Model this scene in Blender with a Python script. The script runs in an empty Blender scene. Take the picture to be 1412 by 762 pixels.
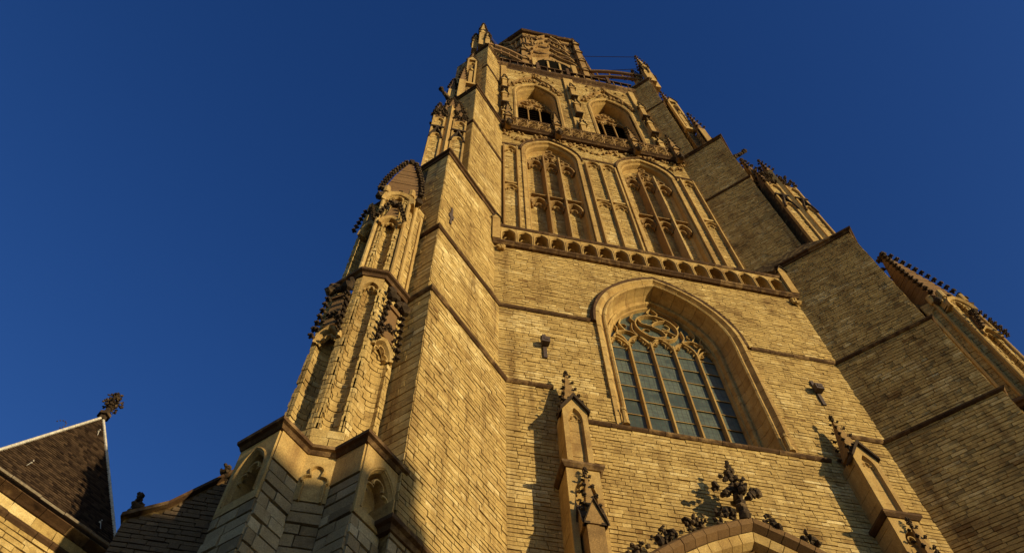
import bpy, math, random
import numpy as np
from mathutils import Vector, Matrix
from mathutils.geometry import tessellate_polygon
random.seed(7)
sc = bpy.context.scene
C = sc.collection

# ------------------------------------------------------------------ camera
CAMX, CAMY, CAMZ = -6.6575, -10.1174, 1.6
F_PX, PITCH, ROLL, YAW = 1100.08, 1.0805, -0.0258, 0.2301
fw = Vector((math.sin(YAW)*math.cos(PITCH), math.cos(YAW)*math.cos(PITCH), math.sin(PITCH)))
rt = Vector((math.cos(YAW), -math.sin(YAW), 0.0))
up = rt.cross(fw)
R_ = math.cos(ROLL)*rt + math.sin(ROLL)*up
U_ = -math.sin(ROLL)*rt + math.cos(ROLL)*up
cam = bpy.data.cameras.new('camera')
co = bpy.data.objects.new('camera', cam)
C.objects.link(co)
co.matrix_world = Matrix(((R_.x, U_.x, -fw.x, CAMX), (R_.y, U_.y, -fw.y, CAMY), (R_.z, U_.z, -fw.z, CAMZ), (0, 0, 0, 1)))
cam.sensor_width = 36
cam.lens = 36*F_PX/1412
cam.clip_start = 0.1
cam.clip_end = 5000
sc.camera = co

def project(P):
    d = Vector(P)-Vector((CAMX, CAMY, CAMZ))
    w = d.dot(fw)
    if w < .1: return None
    return 706+F_PX*d.dot(R_)/w, 381-F_PX*d.dot(U_)/w

# ------------------------------------------------------------------ world, sun, exposure
SUN_EL = math.radians(7.0)
SUN_AZ = math.radians(42.3)          # to the right of the facade normal (-Y)
sdir = Vector((math.sin(SUN_AZ)*math.cos(SUN_EL), -math.cos(SUN_AZ)*math.cos(SUN_EL), math.sin(SUN_EL)))
w = bpy.data.worlds.new('World')
sc.world = w
w.use_nodes = True
nt = w.node_tree
nt.nodes.clear()
sky = nt.nodes.new('ShaderNodeTexSky')
sky.sky_type = 'NISHITA'
sky.sun_disc = False
sky.sun_elevation = SUN_EL
sky.sun_rotation = math.atan2(sdir.x, sdir.y)
sky.air_density = 1.0
sky.dust_density = 0.3
sky.ozone_density = 2.0
hs = nt.nodes.new('ShaderNodeHueSaturation')
hs.inputs['Hue'].default_value = .529
hs.inputs['Saturation'].default_value = 1.34
hs.inputs['Value'].default_value = 1.36
bg = nt.nodes.new('ShaderNodeBackground')
bg.inputs['Strength'].default_value = 0.12
ow = nt.nodes.new('ShaderNodeOutputWorld')
nt.links.new(sky.outputs[0], hs.inputs['Color'])
nt.links.new(hs.outputs[0], bg.inputs['Color'])
nt.links.new(bg.outputs[0], ow.inputs['Surface'])
sl = bpy.data.lights.new('sun', 'SUN')
sl.energy = 5.0
sl.angle = math.radians(0.5)
sl.color = (1.0, 0.81, 0.47)
so = bpy.data.objects.new('sun', sl)
C.objects.link(so)
so.rotation_euler = sdir.to_track_quat('Z', 'Y').to_euler()
so.location = (40, -60, 30)
sc.view_settings.view_transform = 'Standard'
sc.view_settings.look = 'None'
sc.view_settings.gamma = 1
sc.view_settings.exposure = 0.0

# ------------------------------------------------------------------ materials
def nodes_mat(name):
    m = bpy.data.materials.new(name)
    m.use_nodes = True
    n = m.node_tree
    n.nodes.clear()
    out = n.nodes.new('ShaderNodeOutputMaterial')
    b = n.nodes.new('ShaderNodeBsdfPrincipled')
    n.links.new(b.outputs[0], out.inputs['Surface'])
    return m, n, b

def stone_mat(name, dark, mid, light, stain=(.16, .075, .025), stain_amt=.6, rough=.9, bump=.5, grain=55, streak=.5, blotch=.9, var=.6, mott=.45):
    m, n, b = nodes_mat(name)
    N, L = n.nodes.new, n.links.new
    a1 = N('ShaderNodeAttribute'); a1.attribute_name = 'tone'
    a2 = N('ShaderNodeAttribute'); a2.attribute_type = 'OBJECT'; a2.attribute_name = 'tone'
    add = N('ShaderNodeMath'); add.operation = 'ADD'
    L(a1.outputs['Fac'], add.inputs[0]); L(a2.outputs['Fac'], add.inputs[1])
    geo = N('ShaderNodeNewGeometry')
    # per piece colour, broken up by medium noise
    n1 = N('ShaderNodeTexNoise'); n1.inputs['Scale'].default_value = 6; n1.inputs['Detail'].default_value = 6
    L(geo.outputs['Position'], n1.inputs['Vector'])
    mx = N('ShaderNodeMath'); mx.operation = 'MULTIPLY_ADD'; mx.inputs[1].default_value = var; mx.inputs[2].default_value = -var/2
    L(n1.outputs['Fac'], mx.inputs[0])
    ad2 = N('ShaderNodeMath'); ad2.operation = 'ADD'
    L(add.outputs[0], ad2.inputs[0]); L(mx.outputs[0], ad2.inputs[1])
    cr = N('ShaderNodeValToRGB')
    e = cr.color_ramp.elements
    e[0].position = 0.0; e[0].color = (*dark, 1)
    e[1].position = 1.0; e[1].color = (*light, 1)
    k = e.new(.22); k.color = tuple(.35*d_+.65*m_ for d_, m_ in zip(dark, mid))+(1,)
    k = e.new(.55); k.color = (*mid, 1)
    L(ad2.outputs[0], cr.inputs['Fac'])
    # weather stains: blotches and run-down streaks
    mp = N('ShaderNodeMapping'); mp.inputs['Scale'].default_value = (2.6, 2.6, .2)
    L(geo.outputs['Position'], mp.inputs['Vector'])
    n2 = N('ShaderNodeTexNoise'); n2.inputs['Scale'].default_value = 1.1; n2.inputs['Detail'].default_value = 7; n2.inputs['Roughness'].default_value = .65
    L(mp.outputs[0], n2.inputs['Vector'])
    n3 = N('ShaderNodeTexNoise'); n3.inputs['Scale'].default_value = blotch; n3.inputs['Detail'].default_value = 8; n3.inputs['Roughness'].default_value = .7
    L(geo.outputs['Position'], n3.inputs['Vector'])
    r2 = N('ShaderNodeMapRange'); r2.inputs[1].default_value = .49; r2.inputs[2].default_value = .7
    r2.inputs[4].default_value = streak
    L(n2.outputs['Fac'], r2.inputs[0])
    r3 = N('ShaderNodeMapRange'); r3.inputs[1].default_value = .5; r3.inputs[2].default_value = .7
    L(n3.outputs['Fac'], r3.inputs[0])
    n6 = N('ShaderNodeTexNoise'); n6.inputs['Scale'].default_value = 4.5; n6.inputs['Detail'].default_value = 7; n6.inputs['Roughness'].default_value = .68
    L(geo.outputs['Position'], n6.inputs['Vector'])
    r6 = N('ShaderNodeMapRange'); r6.inputs[1].default_value = .52; r6.inputs[2].default_value = .7; r6.inputs[4].default_value = mott
    L(n6.outputs['Fac'], r6.inputs[0])
    s0 = N('ShaderNodeMath'); s0.operation = 'MAXIMUM'
    L(r2.outputs[0], s0.inputs[0]); L(r6.outputs[0], s0.inputs[1])
    s = N('ShaderNodeMath'); s.operation = 'MAXIMUM'
    L(s0.outputs[0], s.inputs[0]); L(r3.outputs[0], s.inputs[1])
    s2 = N('ShaderNodeMath'); s2.operation = 'MULTIPLY'; s2.inputs[1].default_value = stain_amt
    L(s.outputs[0], s2.inputs[0])
    mix = N('ShaderNodeMixRGB'); mix.inputs[2].default_value = (*stain, 1)
    L(s2.outputs[0], mix.inputs[0]); L(cr.outputs[0], mix.inputs[1])
    # grain
    n4 = N('ShaderNodeTexNoise'); n4.inputs['Scale'].default_value = grain; n4.inputs['Detail'].default_value = 5; n4.inputs['Roughness'].default_value = .7
    L(geo.outputs['Position'], n4.inputs['Vector'])
    g = N('ShaderNodeMapRange'); g.inputs[1].default_value = .3; g.inputs[2].default_value = .7; g.inputs[3].default_value = .6; g.inputs[4].default_value = 1.3
    L(n4.outputs['Fac'], g.inputs[0])
    mul = N('ShaderNodeMixRGB'); mul.blend_type = 'MULTIPLY'; mul.inputs[0].default_value = 1
    L(mix.outputs[0], mul.inputs[1]); L(g.outputs[0], mul.inputs[2])
    L(mul.outputs[0], b.inputs['Base Color'])
    b.inputs['Roughness'].default_value = rough
    b.inputs['Specular IOR Level'].default_value = .2
    n5 = N('ShaderNodeTexNoise'); n5.inputs['Scale'].default_value = 22; n5.inputs['Detail'].default_value = 8; n5.inputs['Roughness'].default_value = .75
    L(geo.outputs['Position'], n5.inputs['Vector'])
    bp = N('ShaderNodeBump'); bp.inputs['Strength'].default_value = bump; bp.inputs['Distance'].default_value = .03
    L(n5.outputs['Fac'], bp.inputs['Height'])
    L(bp.outputs[0], b.inputs['Normal'])
    return m

M_BRICK = stone_mat('yellow_brick', (.18, .095, .027), (.49, .335, .12), (.78, .61, .3), stain=(.15, .077, .023), stain_amt=.8, blotch=1.0, mott=.8, streak=.9)
M_MORTAR = stone_mat('mortar', (.04, .022, .008), (.1, .06, .022), (.42, .28, .1), stain_amt=.4, var=2.2)
M_STONE = stone_mat('dressed_stone', (.26, .15, .05), (.45, .295, .105), (.62, .45, .19), stain_amt=.75, mott=.7, streak=.8, bump=.35)
M_ASHLAR = stone_mat('grey_ashlar', (.2, .14, .07), (.34, .25, .13), (.55, .44, .26), stain=(.1, .065, .03), stain_amt=.6)
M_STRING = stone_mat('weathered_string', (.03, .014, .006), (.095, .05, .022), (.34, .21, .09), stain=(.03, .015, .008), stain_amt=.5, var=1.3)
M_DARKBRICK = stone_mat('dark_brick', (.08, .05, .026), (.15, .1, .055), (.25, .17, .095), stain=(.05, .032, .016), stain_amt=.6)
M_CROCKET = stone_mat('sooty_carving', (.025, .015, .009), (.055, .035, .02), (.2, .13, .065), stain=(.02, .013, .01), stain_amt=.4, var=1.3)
M_CARVED = stone_mat('carved_stone', (.13, .068, .024), (.33, .2, .075), (.52, .36, .15), stain=(.08, .042, .018), stain_amt=.75, blotch=2.2)
M_GABLE = stone_mat('brown_gable_stone', (.1, .055, .023), (.19, .108, .045), (.3, .18, .08), stain_amt=.5)

def plain_mat(name, col, rough=.6, metal=0, noise=.25, scale=20, bump=.2):
    m, n, b = nodes_mat(name)
    N, L = n.nodes.new, n.links.new
    geo = N('ShaderNodeNewGeometry')
    t = N('ShaderNodeTexNoise'); t.inputs['Scale'].default_value = scale; t.inputs['Detail'].default_value = 6
    L(geo.outputs['Position'], t.inputs['Vector'])
    r = N('ShaderNodeMapRange'); r.inputs[1].default_value = .3; r.inputs[2].default_value = .7
    r.inputs[3].default_value = 1-noise; r.inputs[4].default_value = 1+noise
    L(t.outputs['Fac'], r.inputs[0])
    mul = N('ShaderNodeMixRGB'); mul.blend_type = 'MULTIPLY'; mul.inputs[0].default_value = 1
    mul.inputs[1].default_value = (*col, 1)
    L(r.outputs[0], mul.inputs[2]); L(mul.outputs[0], b.inputs['Base Color'])
    b.inputs['Roughness'].default_value = rough
    b.inputs['Metallic'].default_value = metal
    bp = N('ShaderNodeBump'); bp.inputs['Strength'].default_value = bump; bp.inputs['Distance'].default_value = .01
    L(t.outputs['Fac'], bp.inputs['Height']); L(bp.outputs[0], b.inputs['Normal'])
    return m
M_IRON = plain_mat('rusty_iron', (.06, .035, .025), .7, 0)
M_LEAD = plain_mat('white_lead', (.55, .5, .42), .7, 0, .35)
M_LOUVRE = plain_mat('dark_louvre', (.02, .014, .01), .9)
M_DARK = plain_mat('painted_dark', (.008, .007, .006), 1)  # near-black colour stands in for the shade inside openings
for m_ in (M_DARK, M_LOUVRE):
    for n_ in m_.node_tree.nodes:
        if n_.type == 'BSDF_PRINCIPLED': n_.inputs['Specular IOR Level'].default_value = 0
M_PAVE = stone_mat('paving', (.12, .1, .08), (.2, .17, .13), (.28, .24, .18), stain=(.08, .07, .05))
M_PLASTER = plain_mat('house_plaster', (.6, .52, .4), .9)
M_HOUSEGLASS = plain_mat('house_glass', (.03, .04, .05), .1)
M_ROOFTILE = plain_mat('house_tile', (.22, .08, .04), .8)
M_TIMBER = plain_mat('door_timber', (.08, .05, .03), .7)

def glass_mat():
    m, n, b = nodes_mat('leaded_glass')
    N, L = n.nodes.new, n.links.new
    geo = N('ShaderNodeNewGeometry')
    # small leaded quarries: a grid of cames on the pane
    sx = N('ShaderNodeSeparateXYZ'); L(geo.outputs['Position'], sx.inputs[0])
    def came(outp, per, wid):
        d = N('ShaderNodeMath'); d.operation = 'DIVIDE'; d.inputs[1].default_value = per; L(outp, d.inputs[0])
        f = N('ShaderNodeMath'); f.operation = 'FRACT'; L(d.outputs[0], f.inputs[0])
        c = N('ShaderNodeMath'); c.operation = 'LESS_THAN'; c.inputs[1].default_value = wid; L(f.outputs[0], c.inputs[0])
        return c.outputs[0]
    cx = came(sx.outputs['X'], .128, .1); cz = came(sx.outputs['Z'], .145, .08)
    mxm = N('ShaderNodeMath'); mxm.operation = 'MAXIMUM'; L(cx, mxm.inputs[0]); L(cz, mxm.inputs[1])
    t = N('ShaderNodeTexNoise'); t.inputs['Scale'].default_value = 5; t.inputs['Detail'].default_value = 5
    L(geo.outputs['Position'], t.inputs['Vector'])
    cr = N('ShaderNodeValToRGB')
    cr.color_ramp.elements[0].position = .3; cr.color_ramp.elements[0].color = (.045, .06, .048, 1)
    cr.color_ramp.elements[1].position = .7; cr.color_ramp.elements[1].color = (.1, .118, .09, 1)
    a2 = N('ShaderNodeAttribute'); a2.attribute_type = 'OBJECT'; a2.attribute_name = 'tone'
    ad = N('ShaderNodeMath'); ad.operation = 'ADD'; L(t.outputs['Fac'], ad.inputs[0]); L(a2.outputs['Fac'], ad.inputs[1])
    L(ad.outputs[0], cr.inputs[0])
    mix = N('ShaderNodeMixRGB'); mix.inputs[2].default_value = (.05, .045, .035, 1)
    L(mxm.outputs[0], mix.inputs[0]); L(cr.outputs[0], mix.inputs[1])
    L(mix.outputs[0], b.inputs['Base Color'])
    b.inputs['Roughness'].default_value = .42
    b.inputs['Specular IOR Level'].default_value = .35
    t2 = N('ShaderNodeTexNoise'); t2.inputs['Scale'].default_value = 14
    L(geo.outputs['Position'], t2.inputs['Vector'])
    bp = N('ShaderNodeBump'); bp.inputs['Strength'].default_value = .25; bp.inputs['Distance'].default_value = .02
    L(t2.outputs['Fac'], bp.inputs['Height']); L(bp.outputs[0], b.inputs['Normal'])
    return m
M_GLASS = glass_mat()

def slate_mat():
    m, n, b = nodes_mat('slate')
    N, L = n.nodes.new, n.links.new
    a1 = N('ShaderNodeAttribute'); a1.attribute_name = 'tone'
    cr = N('ShaderNodeValToRGB')
    cr.color_ramp.elements[0].color = (.018, .01, .006, 1)
    cr.color_ramp.elements[1].color = (.075, .046, .026, 1)
    L(a1.outputs['Fac'], cr.inputs[0]); L(cr.outputs[0], b.inputs['Base Color'])
    b.inputs['Roughness'].default_value = .9
    b.inputs['Specular IOR Level'].default_value = .1
    return m
M_SLATE = slate_mat()

# ------------------------------------------------------------------ mesh builder
class MB:
    def __init__(self, flip=False):
        self.v = []; self.f = []; self.t = []; self.flip = flip; self.sm = []; self.isl = []
    def add(self, vs, fs, tone=None, smooth=False):
        o = len(self.v)
        sgn = -1 if self.flip else 1
        self.v += [(sgn*p[0], p[1], p[2]) for p in vs]
        if tone is None: tone = random.gauss(.5, .12)
        for f in fs:
            self.f.append(tuple(i+o for i in f)); self.t.append(tone); self.sm.append(smooth)
        self.isl.append((o, len(self.v), len(self.f)-len(fs), len(self.f)))
    def build(self, name, mat, parent=None, kind=None, label=None):
        """one object, or one object per piece where pieces stand well apart (never for kind stuff)"""
        V = self.v; isl = self.isl
        if kind == 'stuff' or len(isl) < 2: return self._obj(name, mat, parent, kind, label, self.f, self.t, self.sm)
        lo = np.array([np.min(V[a:b], axis=0) for a, b, _, _ in isl]); hi = np.array([np.max(V[a:b], axis=0) for a, b, _, _ in isl])
        size = (hi-lo).max(axis=1); n = len(isl); grp = list(range(n))
        def find(x):
            while grp[x] != x: grp[x] = grp[grp[x]]; x = grp[x]
            return x
        for i in range(n-1):
            gap = np.maximum(0, np.maximum(lo[i+1:]-hi[i], lo[i]-hi[i+1:]))
            near = np.sqrt((gap**2).sum(axis=1)) <= np.maximum(.02, .5*np.maximum(size[i], size[i+1:]))
            for k in np.nonzero(near)[0]:
                a, b = find(i), find(i+1+int(k))
                if a != b: grp[b] = a
        out = {}
        for i in range(n): out.setdefault(find(i), []).append(i)
        first = None
        for ids in out.values():
            fs, ts, ss = [], [], []
            for i in ids:
                _, _, c, d = isl[i]
                fs += self.f[c:d]; ts += self.t[c:d]; ss += self.sm[c:d]
            o = self._obj(name, mat, parent, kind, label, fs, ts, ss)
            first = first or o
        return first
    def _obj(self, name, mat, parent, kind, label, F, TT, SM):
        used = sorted({i for f in F for i in f}); ix = {u: k for k, u in enumerate(used)}
        me = bpy.data.meshes.new(name)
        me.from_pydata([self.v[u] for u in used], [], [tuple(ix[i] for i in f) for f in F])
        at = me.attributes.new('tone', 'FLOAT', 'FACE')
        at.data.foreach_set('value', TT)
        me.polygons.foreach_set('use_smooth', SM)
        me.materials.append(mat)
        me.update()
        o = bpy.data.objects.new(name, me)
        C.objects.link(o)
        if parent: o.parent = parent
        if kind: o['kind'] = kind
        if label: o['label'] = label
        return o

BOXF = [(0, 1, 2, 3), (7, 6, 5, 4), (0, 4, 5, 1), (1, 5, 6, 2), (2, 6, 7, 3), (3, 7, 4, 0)]
class Frame:
    """vertical plane: u along U, d outwards along N, z up"""
    def __init__(self, O, U, N):
        self.O, self.U, self.N = O, U, N
    def __call__(self, u, d, z):
        return (self.O[0]+self.U[0]*u+self.N[0]*d, self.O[1]+self.U[1]*u+self.N[1]*d, z)
def yplane(y, x=0.0): return Frame((x, y), (1, 0), (0, -1))
S2 = math.sqrt(.5)

def fbox(mb, fr, u0, u1, d0, d1, z0, z1, tone=None):
    mb.add([fr(u0, d0, z0), fr(u1, d0, z0), fr(u1, d0, z1), fr(u0, d0, z1), fr(u0, d1, z0), fr(u1, d1, z0), fr(u1, d1, z1), fr(u0, d1, z1)], BOXF, tone)
def fpoly(mb, fr, pts, d0, d1, tone=None, holes=()):
    loops = [list(pts)]+[list(h) for h in holes]
    flat = [p for l in loops for p in l]
    tri = tessellate_polygon([[Vector((p[0], p[1], 0)) for p in l] for l in loops])
    n = len(flat)
    vs = [fr(p[0], d0, p[1]) for p in flat]+[fr(p[0], d1, p[1]) for p in flat]
    fs = [tuple(t) for t in tri]+[tuple(i+n for i in reversed(t)) for t in tri]
    o = 0
    for l in loops:
        k = len(l)
        for i in range(k):
            a, b = o+i, o+(i+1) % k
            fs.append((a, b, b+n, a+n))
        o += k
    mb.add(vs, fs, tone)
def prism(mb, poly, z0, z1, tone=None, poly1=None):
    n = len(poly); p1 = poly1 or poly
    vs = [(p[0], p[1], z0) for p in poly]+[(p[0], p[1], z1) for p in p1]
    tri = tessellate_polygon([[Vector((p[0], p[1], 0)) for p in poly]])
    fs = [tuple(t) for t in tri]+[tuple(i+n for i in reversed(t)) for t in tri]
    for i in range(n):
        j = (i+1) % n
        fs.append((i, j, j+n, i+n))
    mb.add(vs, fs, tone)
def offset_path(path, o, closed=False):
    n = len(path); res = []
    def nrm(a, b):
        dx, dy = b[0]-a[0], b[1]-a[1]; l = math.hypot(dx, dy)
        return (-dy/l, dx/l)
    for i in range(n):
        ns = []
        if i > 0 or closed: ns.append(nrm(path[i-1], path[i]))
        if i < n-1 or closed: ns.append(nrm(path[i], path[(i+1) % n]))
        if len(ns) == 1: m = ns[0]; k = 1
        else:
            m = (ns[0][0]+ns[1][0], ns[0][1]+ns[1][1]); l = math.hypot(*m); m = (m[0]/l, m[1]/l)
            k = 1/max(.35, m[0]*ns[0][0]+m[1]*ns[0][1])
        res.append((path[i][0]+m[0]*o*k, path[i][1]+m[1]*o*k))
    return res
def band(mb, path, z, prof, tone=None):
    """moulding: profile (out, dz) swept along plan path"""
    k = len(prof)
    rings = [[(p[0], p[1], z+dz) for p in offset_path(path, o)] for o, dz in prof]
    for i in range(len(path)-1):
        L = math.hypot(path[i+1][0]-path[i][0], path[i+1][1]-path[i][1])
        m = max(1, round(L/random.uniform(.5, .8)))
        cuts = [0]+sorted((q+random.uniform(-.25, .25))/m for q in range(1, m))+[1]
        for a, b in zip(cuts, cuts[1:]):
            g = .005/L; a2 = a+g if a > 0 else 0; b2 = b-g if b < 1 else 1
            dz_ = random.uniform(-.004, .004) if 0 < a and b < 1 else 0
            sc_ = random.uniform(.93, 1.03) if 0 < a and b < 1 else 1
            vs = []
            for t in (a2, b2):
                base_ = (path[i][0]+(path[i+1][0]-path[i][0])*t, path[i][1]+(path[i+1][1]-path[i][1])*t)
                for r in rings:
                    x, y = r[i][0]+(r[i+1][0]-r[i][0])*t, r[i][1]+(r[i+1][1]-r[i][1])*t
                    vs.append((base_[0]+(x-base_[0])*sc_, base_[1]+(y-base_[1])*sc_, r[i][2]+dz_))
            mb.add(vs, [(j, (j+1) % k, k+(j+1) % k, k+j) for j in range(k)]+[tuple(range(k)), tuple(reversed(range(k, 2*k)))], None if tone is None else tone)
STR = [(-.03, -.05), (.04, -.05), (.08, -.012), (.09, .03), (.075, .045), (-.03, .11)]
CAP = [(-.03, -.11), (.05, -.11), (.08, -.04), (.14, -.02), (.15, .04), (.13, .065), (-.05, .28)]

def arch_pts(w, h, zs, z0, n=10, xmax=None):
    """half arch from bottom of jamb to apex: (x>=0, z, nx, nz)"""
    R = (h*h+w*w)/(2*w); c = R-w
    pts = []
    a1 = math.atan2(h, c); a0 = 0 if xmax is None else math.acos((xmax+c)/R)
    if xmax is not None: pts.append((xmax, z0, 1, 0))
    elif z0 < zs-1e-6: pts.append((w, z0, 1, 0))
    for i in range(n+1):
        a = a0+(a1-a0)*i/n
        pts.append((-c+R*math.cos(a), zs+R*math.sin(a), math.cos(a), math.sin(a)))
    x, z, nx, nz = pts[-1]
    pts[-1] = (0.0, zs+h, 0.0, 1.0/max(.3, nz))
    return pts
def arch_outline(w, h, zs, z0, n=10, xmax=None):
    p = arch_pts(w, h, zs, z0, n, xmax)
    return [(-a[0], a[1]) for a in p]+[(a[0], a[1]) for a in reversed(p[:-1])]
def farch(mb, fr, cu, w, h, zs, z0, prof, n=10, split=None, tone=None, sides=(-1, 1), xmax=None):
    """moulding with profile (r outwards from arch line, d) along both halves; split(len)->separate stones with joints"""
    k = len(prof)
    for s in sides:
        P = arch_pts(w, h, zs, z0, n, xmax)
        if split:
            Q = [P[0]]
            for a, b in zip(P, P[1:]):
                L = math.hypot(b[0]-a[0], b[1]-a[1]); m = max(1, round(L/split))
                for i in range(1, m+1):
                    t = i/m
                    Q.append(tuple(a[q]+(b[q]-a[q])*t for q in range(4)))
            P = Q
            for a, b in zip(P, P[1:]):
                L = math.hypot(b[0]-a[0], b[1]-a[1]); g = .006/L
                jt = random.uniform(-.006, .006)
                A = tuple(a[q]+(b[q]-a[q])*g for q in range(4)); B = tuple(a[q]+(b[q]-a[q])*(1-g) for q in range(4))
                vs = []
                for X in (A, B):
                    for r, d in prof: vs.append(fr(cu+s*(X[0]+X[2]*r), d+jt, X[1]+X[3]*r))
                fs = [(j, (j+1) % k, k+(j+1) % k, k+j) for j in range(k)]+[tuple(range(k)), tuple(reversed(range(k, 2*k)))]
                mb.add(vs, fs, None if tone is None else tone+random.gauss(0, .1))
        else:
            vs = []
            for X in P:
                for r, d in prof: vs.append(fr(cu+s*(X[0]+X[2]*r), d, X[1]+X[3]*r))
            fs = []
            for i in range(len(P)-1):
                for j in range(k):
                    fs.append((i*k+j, i*k+(j+1) % k, (i+1)*k+(j+1) % k, (i+1)*k+j))
            fs.append(tuple(range(k))); fs.append(tuple(reversed(range((len(P)-1)*k, len(P)*k))))
            mb.add(vs, fs, tone)
def ftube(mb, fr, pts, d, r, dr=None, tone=None, closed=False):
    """bar of lozenge section following (u,z) points in plane depth d"""
    dr = dr or r
    n = len(pts); vs = []
    for i in range(n):
        a = pts[i-1] if (i > 0 or closed) else pts[i]
        b = pts[(i+1) % n] if (i < n-1 or closed) else pts[i]
        tx, tz = b[0]-a[0], b[1]-a[1]; l = math.hypot(tx, tz) or 1
        px, pz = -tz/l, tx/l
        u, z = pts[i]
        vs += [fr(u+px*r, d-dr, z+pz*r), fr(u+px*r*.5, d+dr, z+pz*r*.5), fr(u-px*r*.5, d+dr, z-pz*r*.5), fr(u-px*r, d-dr, z-pz*r)]
    fs = []
    for i in range(n if closed else n-1):
        i2 = (i+1) % n
        for j in range(4):
            fs.append((i*4+j, i*4+(j+1) % 4, i2*4+(j+1) % 4, i2*4+j))
    if not closed: fs += [(0, 1, 2, 3), tuple(range(4*n-1, 4*n-5, -1))]
    mb.add(vs, fs, tone)
def arc(cx, cz, r, a0, a1, n=8, rz=None):
    rz = rz or r
    return [(cx+r*math.cos(math.radians(a0+(a1-a0)*i/n)), cz+rz*math.sin(math.radians(a0+(a1-a0)*i/n))) for i in range(n+1)]
def trefoil(mb, fr, cu, cz, w, d, r):
    """cusped head hung inside an arch of half width w springing at cz"""
    for s in (-1, 1):
        ftube(mb, fr, [(cu+s*x, z) for x, z in arc(w*.62, cz+w*.1, w*.36, -60, 130, 7)], d, r)
        ftube(mb, fr, [(cu+s*x, z) for x, z in arc(0, cz+w*.75, w*.42, -20, 90, 5)], d, r)

PHI = (1+5**.5)/2
ICOV = [Vector(v).normalized() for v in [(-1, PHI, 0), (1, PHI, 0), (-1, -PHI, 0), (1, -PHI, 0), (0, -1, PHI), (0, 1, PHI), (0, -1, -PHI), (0, 1, -PHI), (PHI, 0, -1), (PHI, 0, 1), (-PHI, 0, -1), (-PHI, 0, 1)]]
ICOF = [(0, 11, 5), (0, 5, 1), (0, 1, 7), (0, 7, 10), (0, 10, 11), (1, 5, 9), (5, 11, 4), (11, 10, 2), (10, 7, 6), (7, 1, 8), (3, 9, 4), (3, 4, 2), (3, 2, 6), (3, 6, 8), (3, 8, 9), (4, 9, 5), (2, 4, 11), (6, 2, 10), (8, 6, 7), (9, 8, 1)]
def lump(mb, P, r, sq=(1, 1, 1), jit=.3):
    vs = [(P[0]+v.x*r*sq[0]*random.uniform(1-jit, 1+jit), P[1]+v.y*r*sq[1]*random.uniform(1-jit, 1+jit), P[2]+v.z*r*sq[2]*random.uniform(1-jit, 1+jit)) for v in ICOV]
    mb.add(vs, ICOF)
def crocket(mb, P, D, s):
    """leafy hook: stem and curled leaves growing along D"""
    D = Vector(D).normalized(); P = Vector(P)
    side = D.cross(Vector((0, 0, 1)));  side = side.normalized() if side.length > .1 else Vector((1, 0, 0))
    lump(mb, P+D*s*.35, s*.42)
    lump(mb, P+D*s*.9+Vector((0, 0, .25*s)), s*.5)
    lump(mb, P+D*s*.8+side*s*.45-Vector((0, 0, .1*s)), s*.34)
    lump(mb, P+D*s*.8-side*s*.45-Vector((0, 0, .1*s)), s*.34)
    lump(mb, P+D*s*1.25+Vector((0, 0, -.1*s)), s*.3)
def finial(mb, P, s):
    P = Vector(P)
    for k, (z, r, n) in enumerate([(.3, .28, 4), (.95, .5, 5), (1.6, .42, 5), (2.1, .2, 3)]):
        lump(mb, P+Vector((0, 0, z*s)), s*.3)
        for i in range(n):
            a = 2*math.pi*(i+.5*k)/n+.4
            lump(mb, P+Vector((math.cos(a)*r*s, math.sin(a)*r*s, z*s+random.uniform(-.1, .1)*s)), s*.27)
    lump(mb, P+Vector((0, 0, 2.45*s)), s*.22)
def spire(mbs, mbd, cx, cy, w, z0, z1, ncr=4, cs=.07, rot=0.0, fin=True):
    """square crocketed spirelet"""
    q = [(math.cos(rot+math.pi/4+i*math.pi/2)*w*.7071, math.sin(rot+math.pi/4+i*math.pi/2)*w*.7071) for i in range(4)]
    mbs.add([(cx+a, cy+b, z0) for a, b in q]+[(cx+a*.08, cy+b*.08, z1) for a, b in q], [(0, 1, 2, 3), (7, 6, 5, 4)]+[(i, (i+1) % 4, 4+(i+1) % 4, 4+i) for i in range(4)])
    for i in range(ncr):
        t = (i+.4)/ncr
        for a, b in q:
            k = 1-t*.92
            crocket(mbd, (cx+a*k, cy+b*k, z0+(z1-z0)*t), (a, b, w*.3), cs*(1-.35*t))
    if fin: finial(mbd, (cx, cy, z1-cs*.8), cs*1.1)
def gablet(mbs, mbd, fr, cu, w, z0, h, d0, d1, ncr=3, cs=.06, rim=.035, fin=True):
    fpoly(mbs, fr, [(cu-w, z0), (cu+w, z0), (cu, z0+h)], d0, d1)
    for s in (-1, 1):
        fpoly(mbd, fr, [(cu+s*w*1.1, z0-rim), (cu+s*w*1.1, z0+rim*.8), (cu, z0+h+rim*1.8), (cu, z0+h-.2*rim)], d0, d1+.04)
        for i in range(ncr):
            t = (i+.35)/ncr
            p = fr(cu+s*w*(1-t)*1.05, (d0+d1)*.5+.03, z0+h*t+rim)
            q = fr(cu+s*w*(1-t)*1.05+s, (d0+d1)*.5+.03, z0+h*t+rim+.8)
            crocket(mbd, p, Vector(q)-Vector(p), cs)
    if fin: finial(mbd, fr(cu, (d0+d1)*.5+.02, z0+h), cs*1.1)

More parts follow.
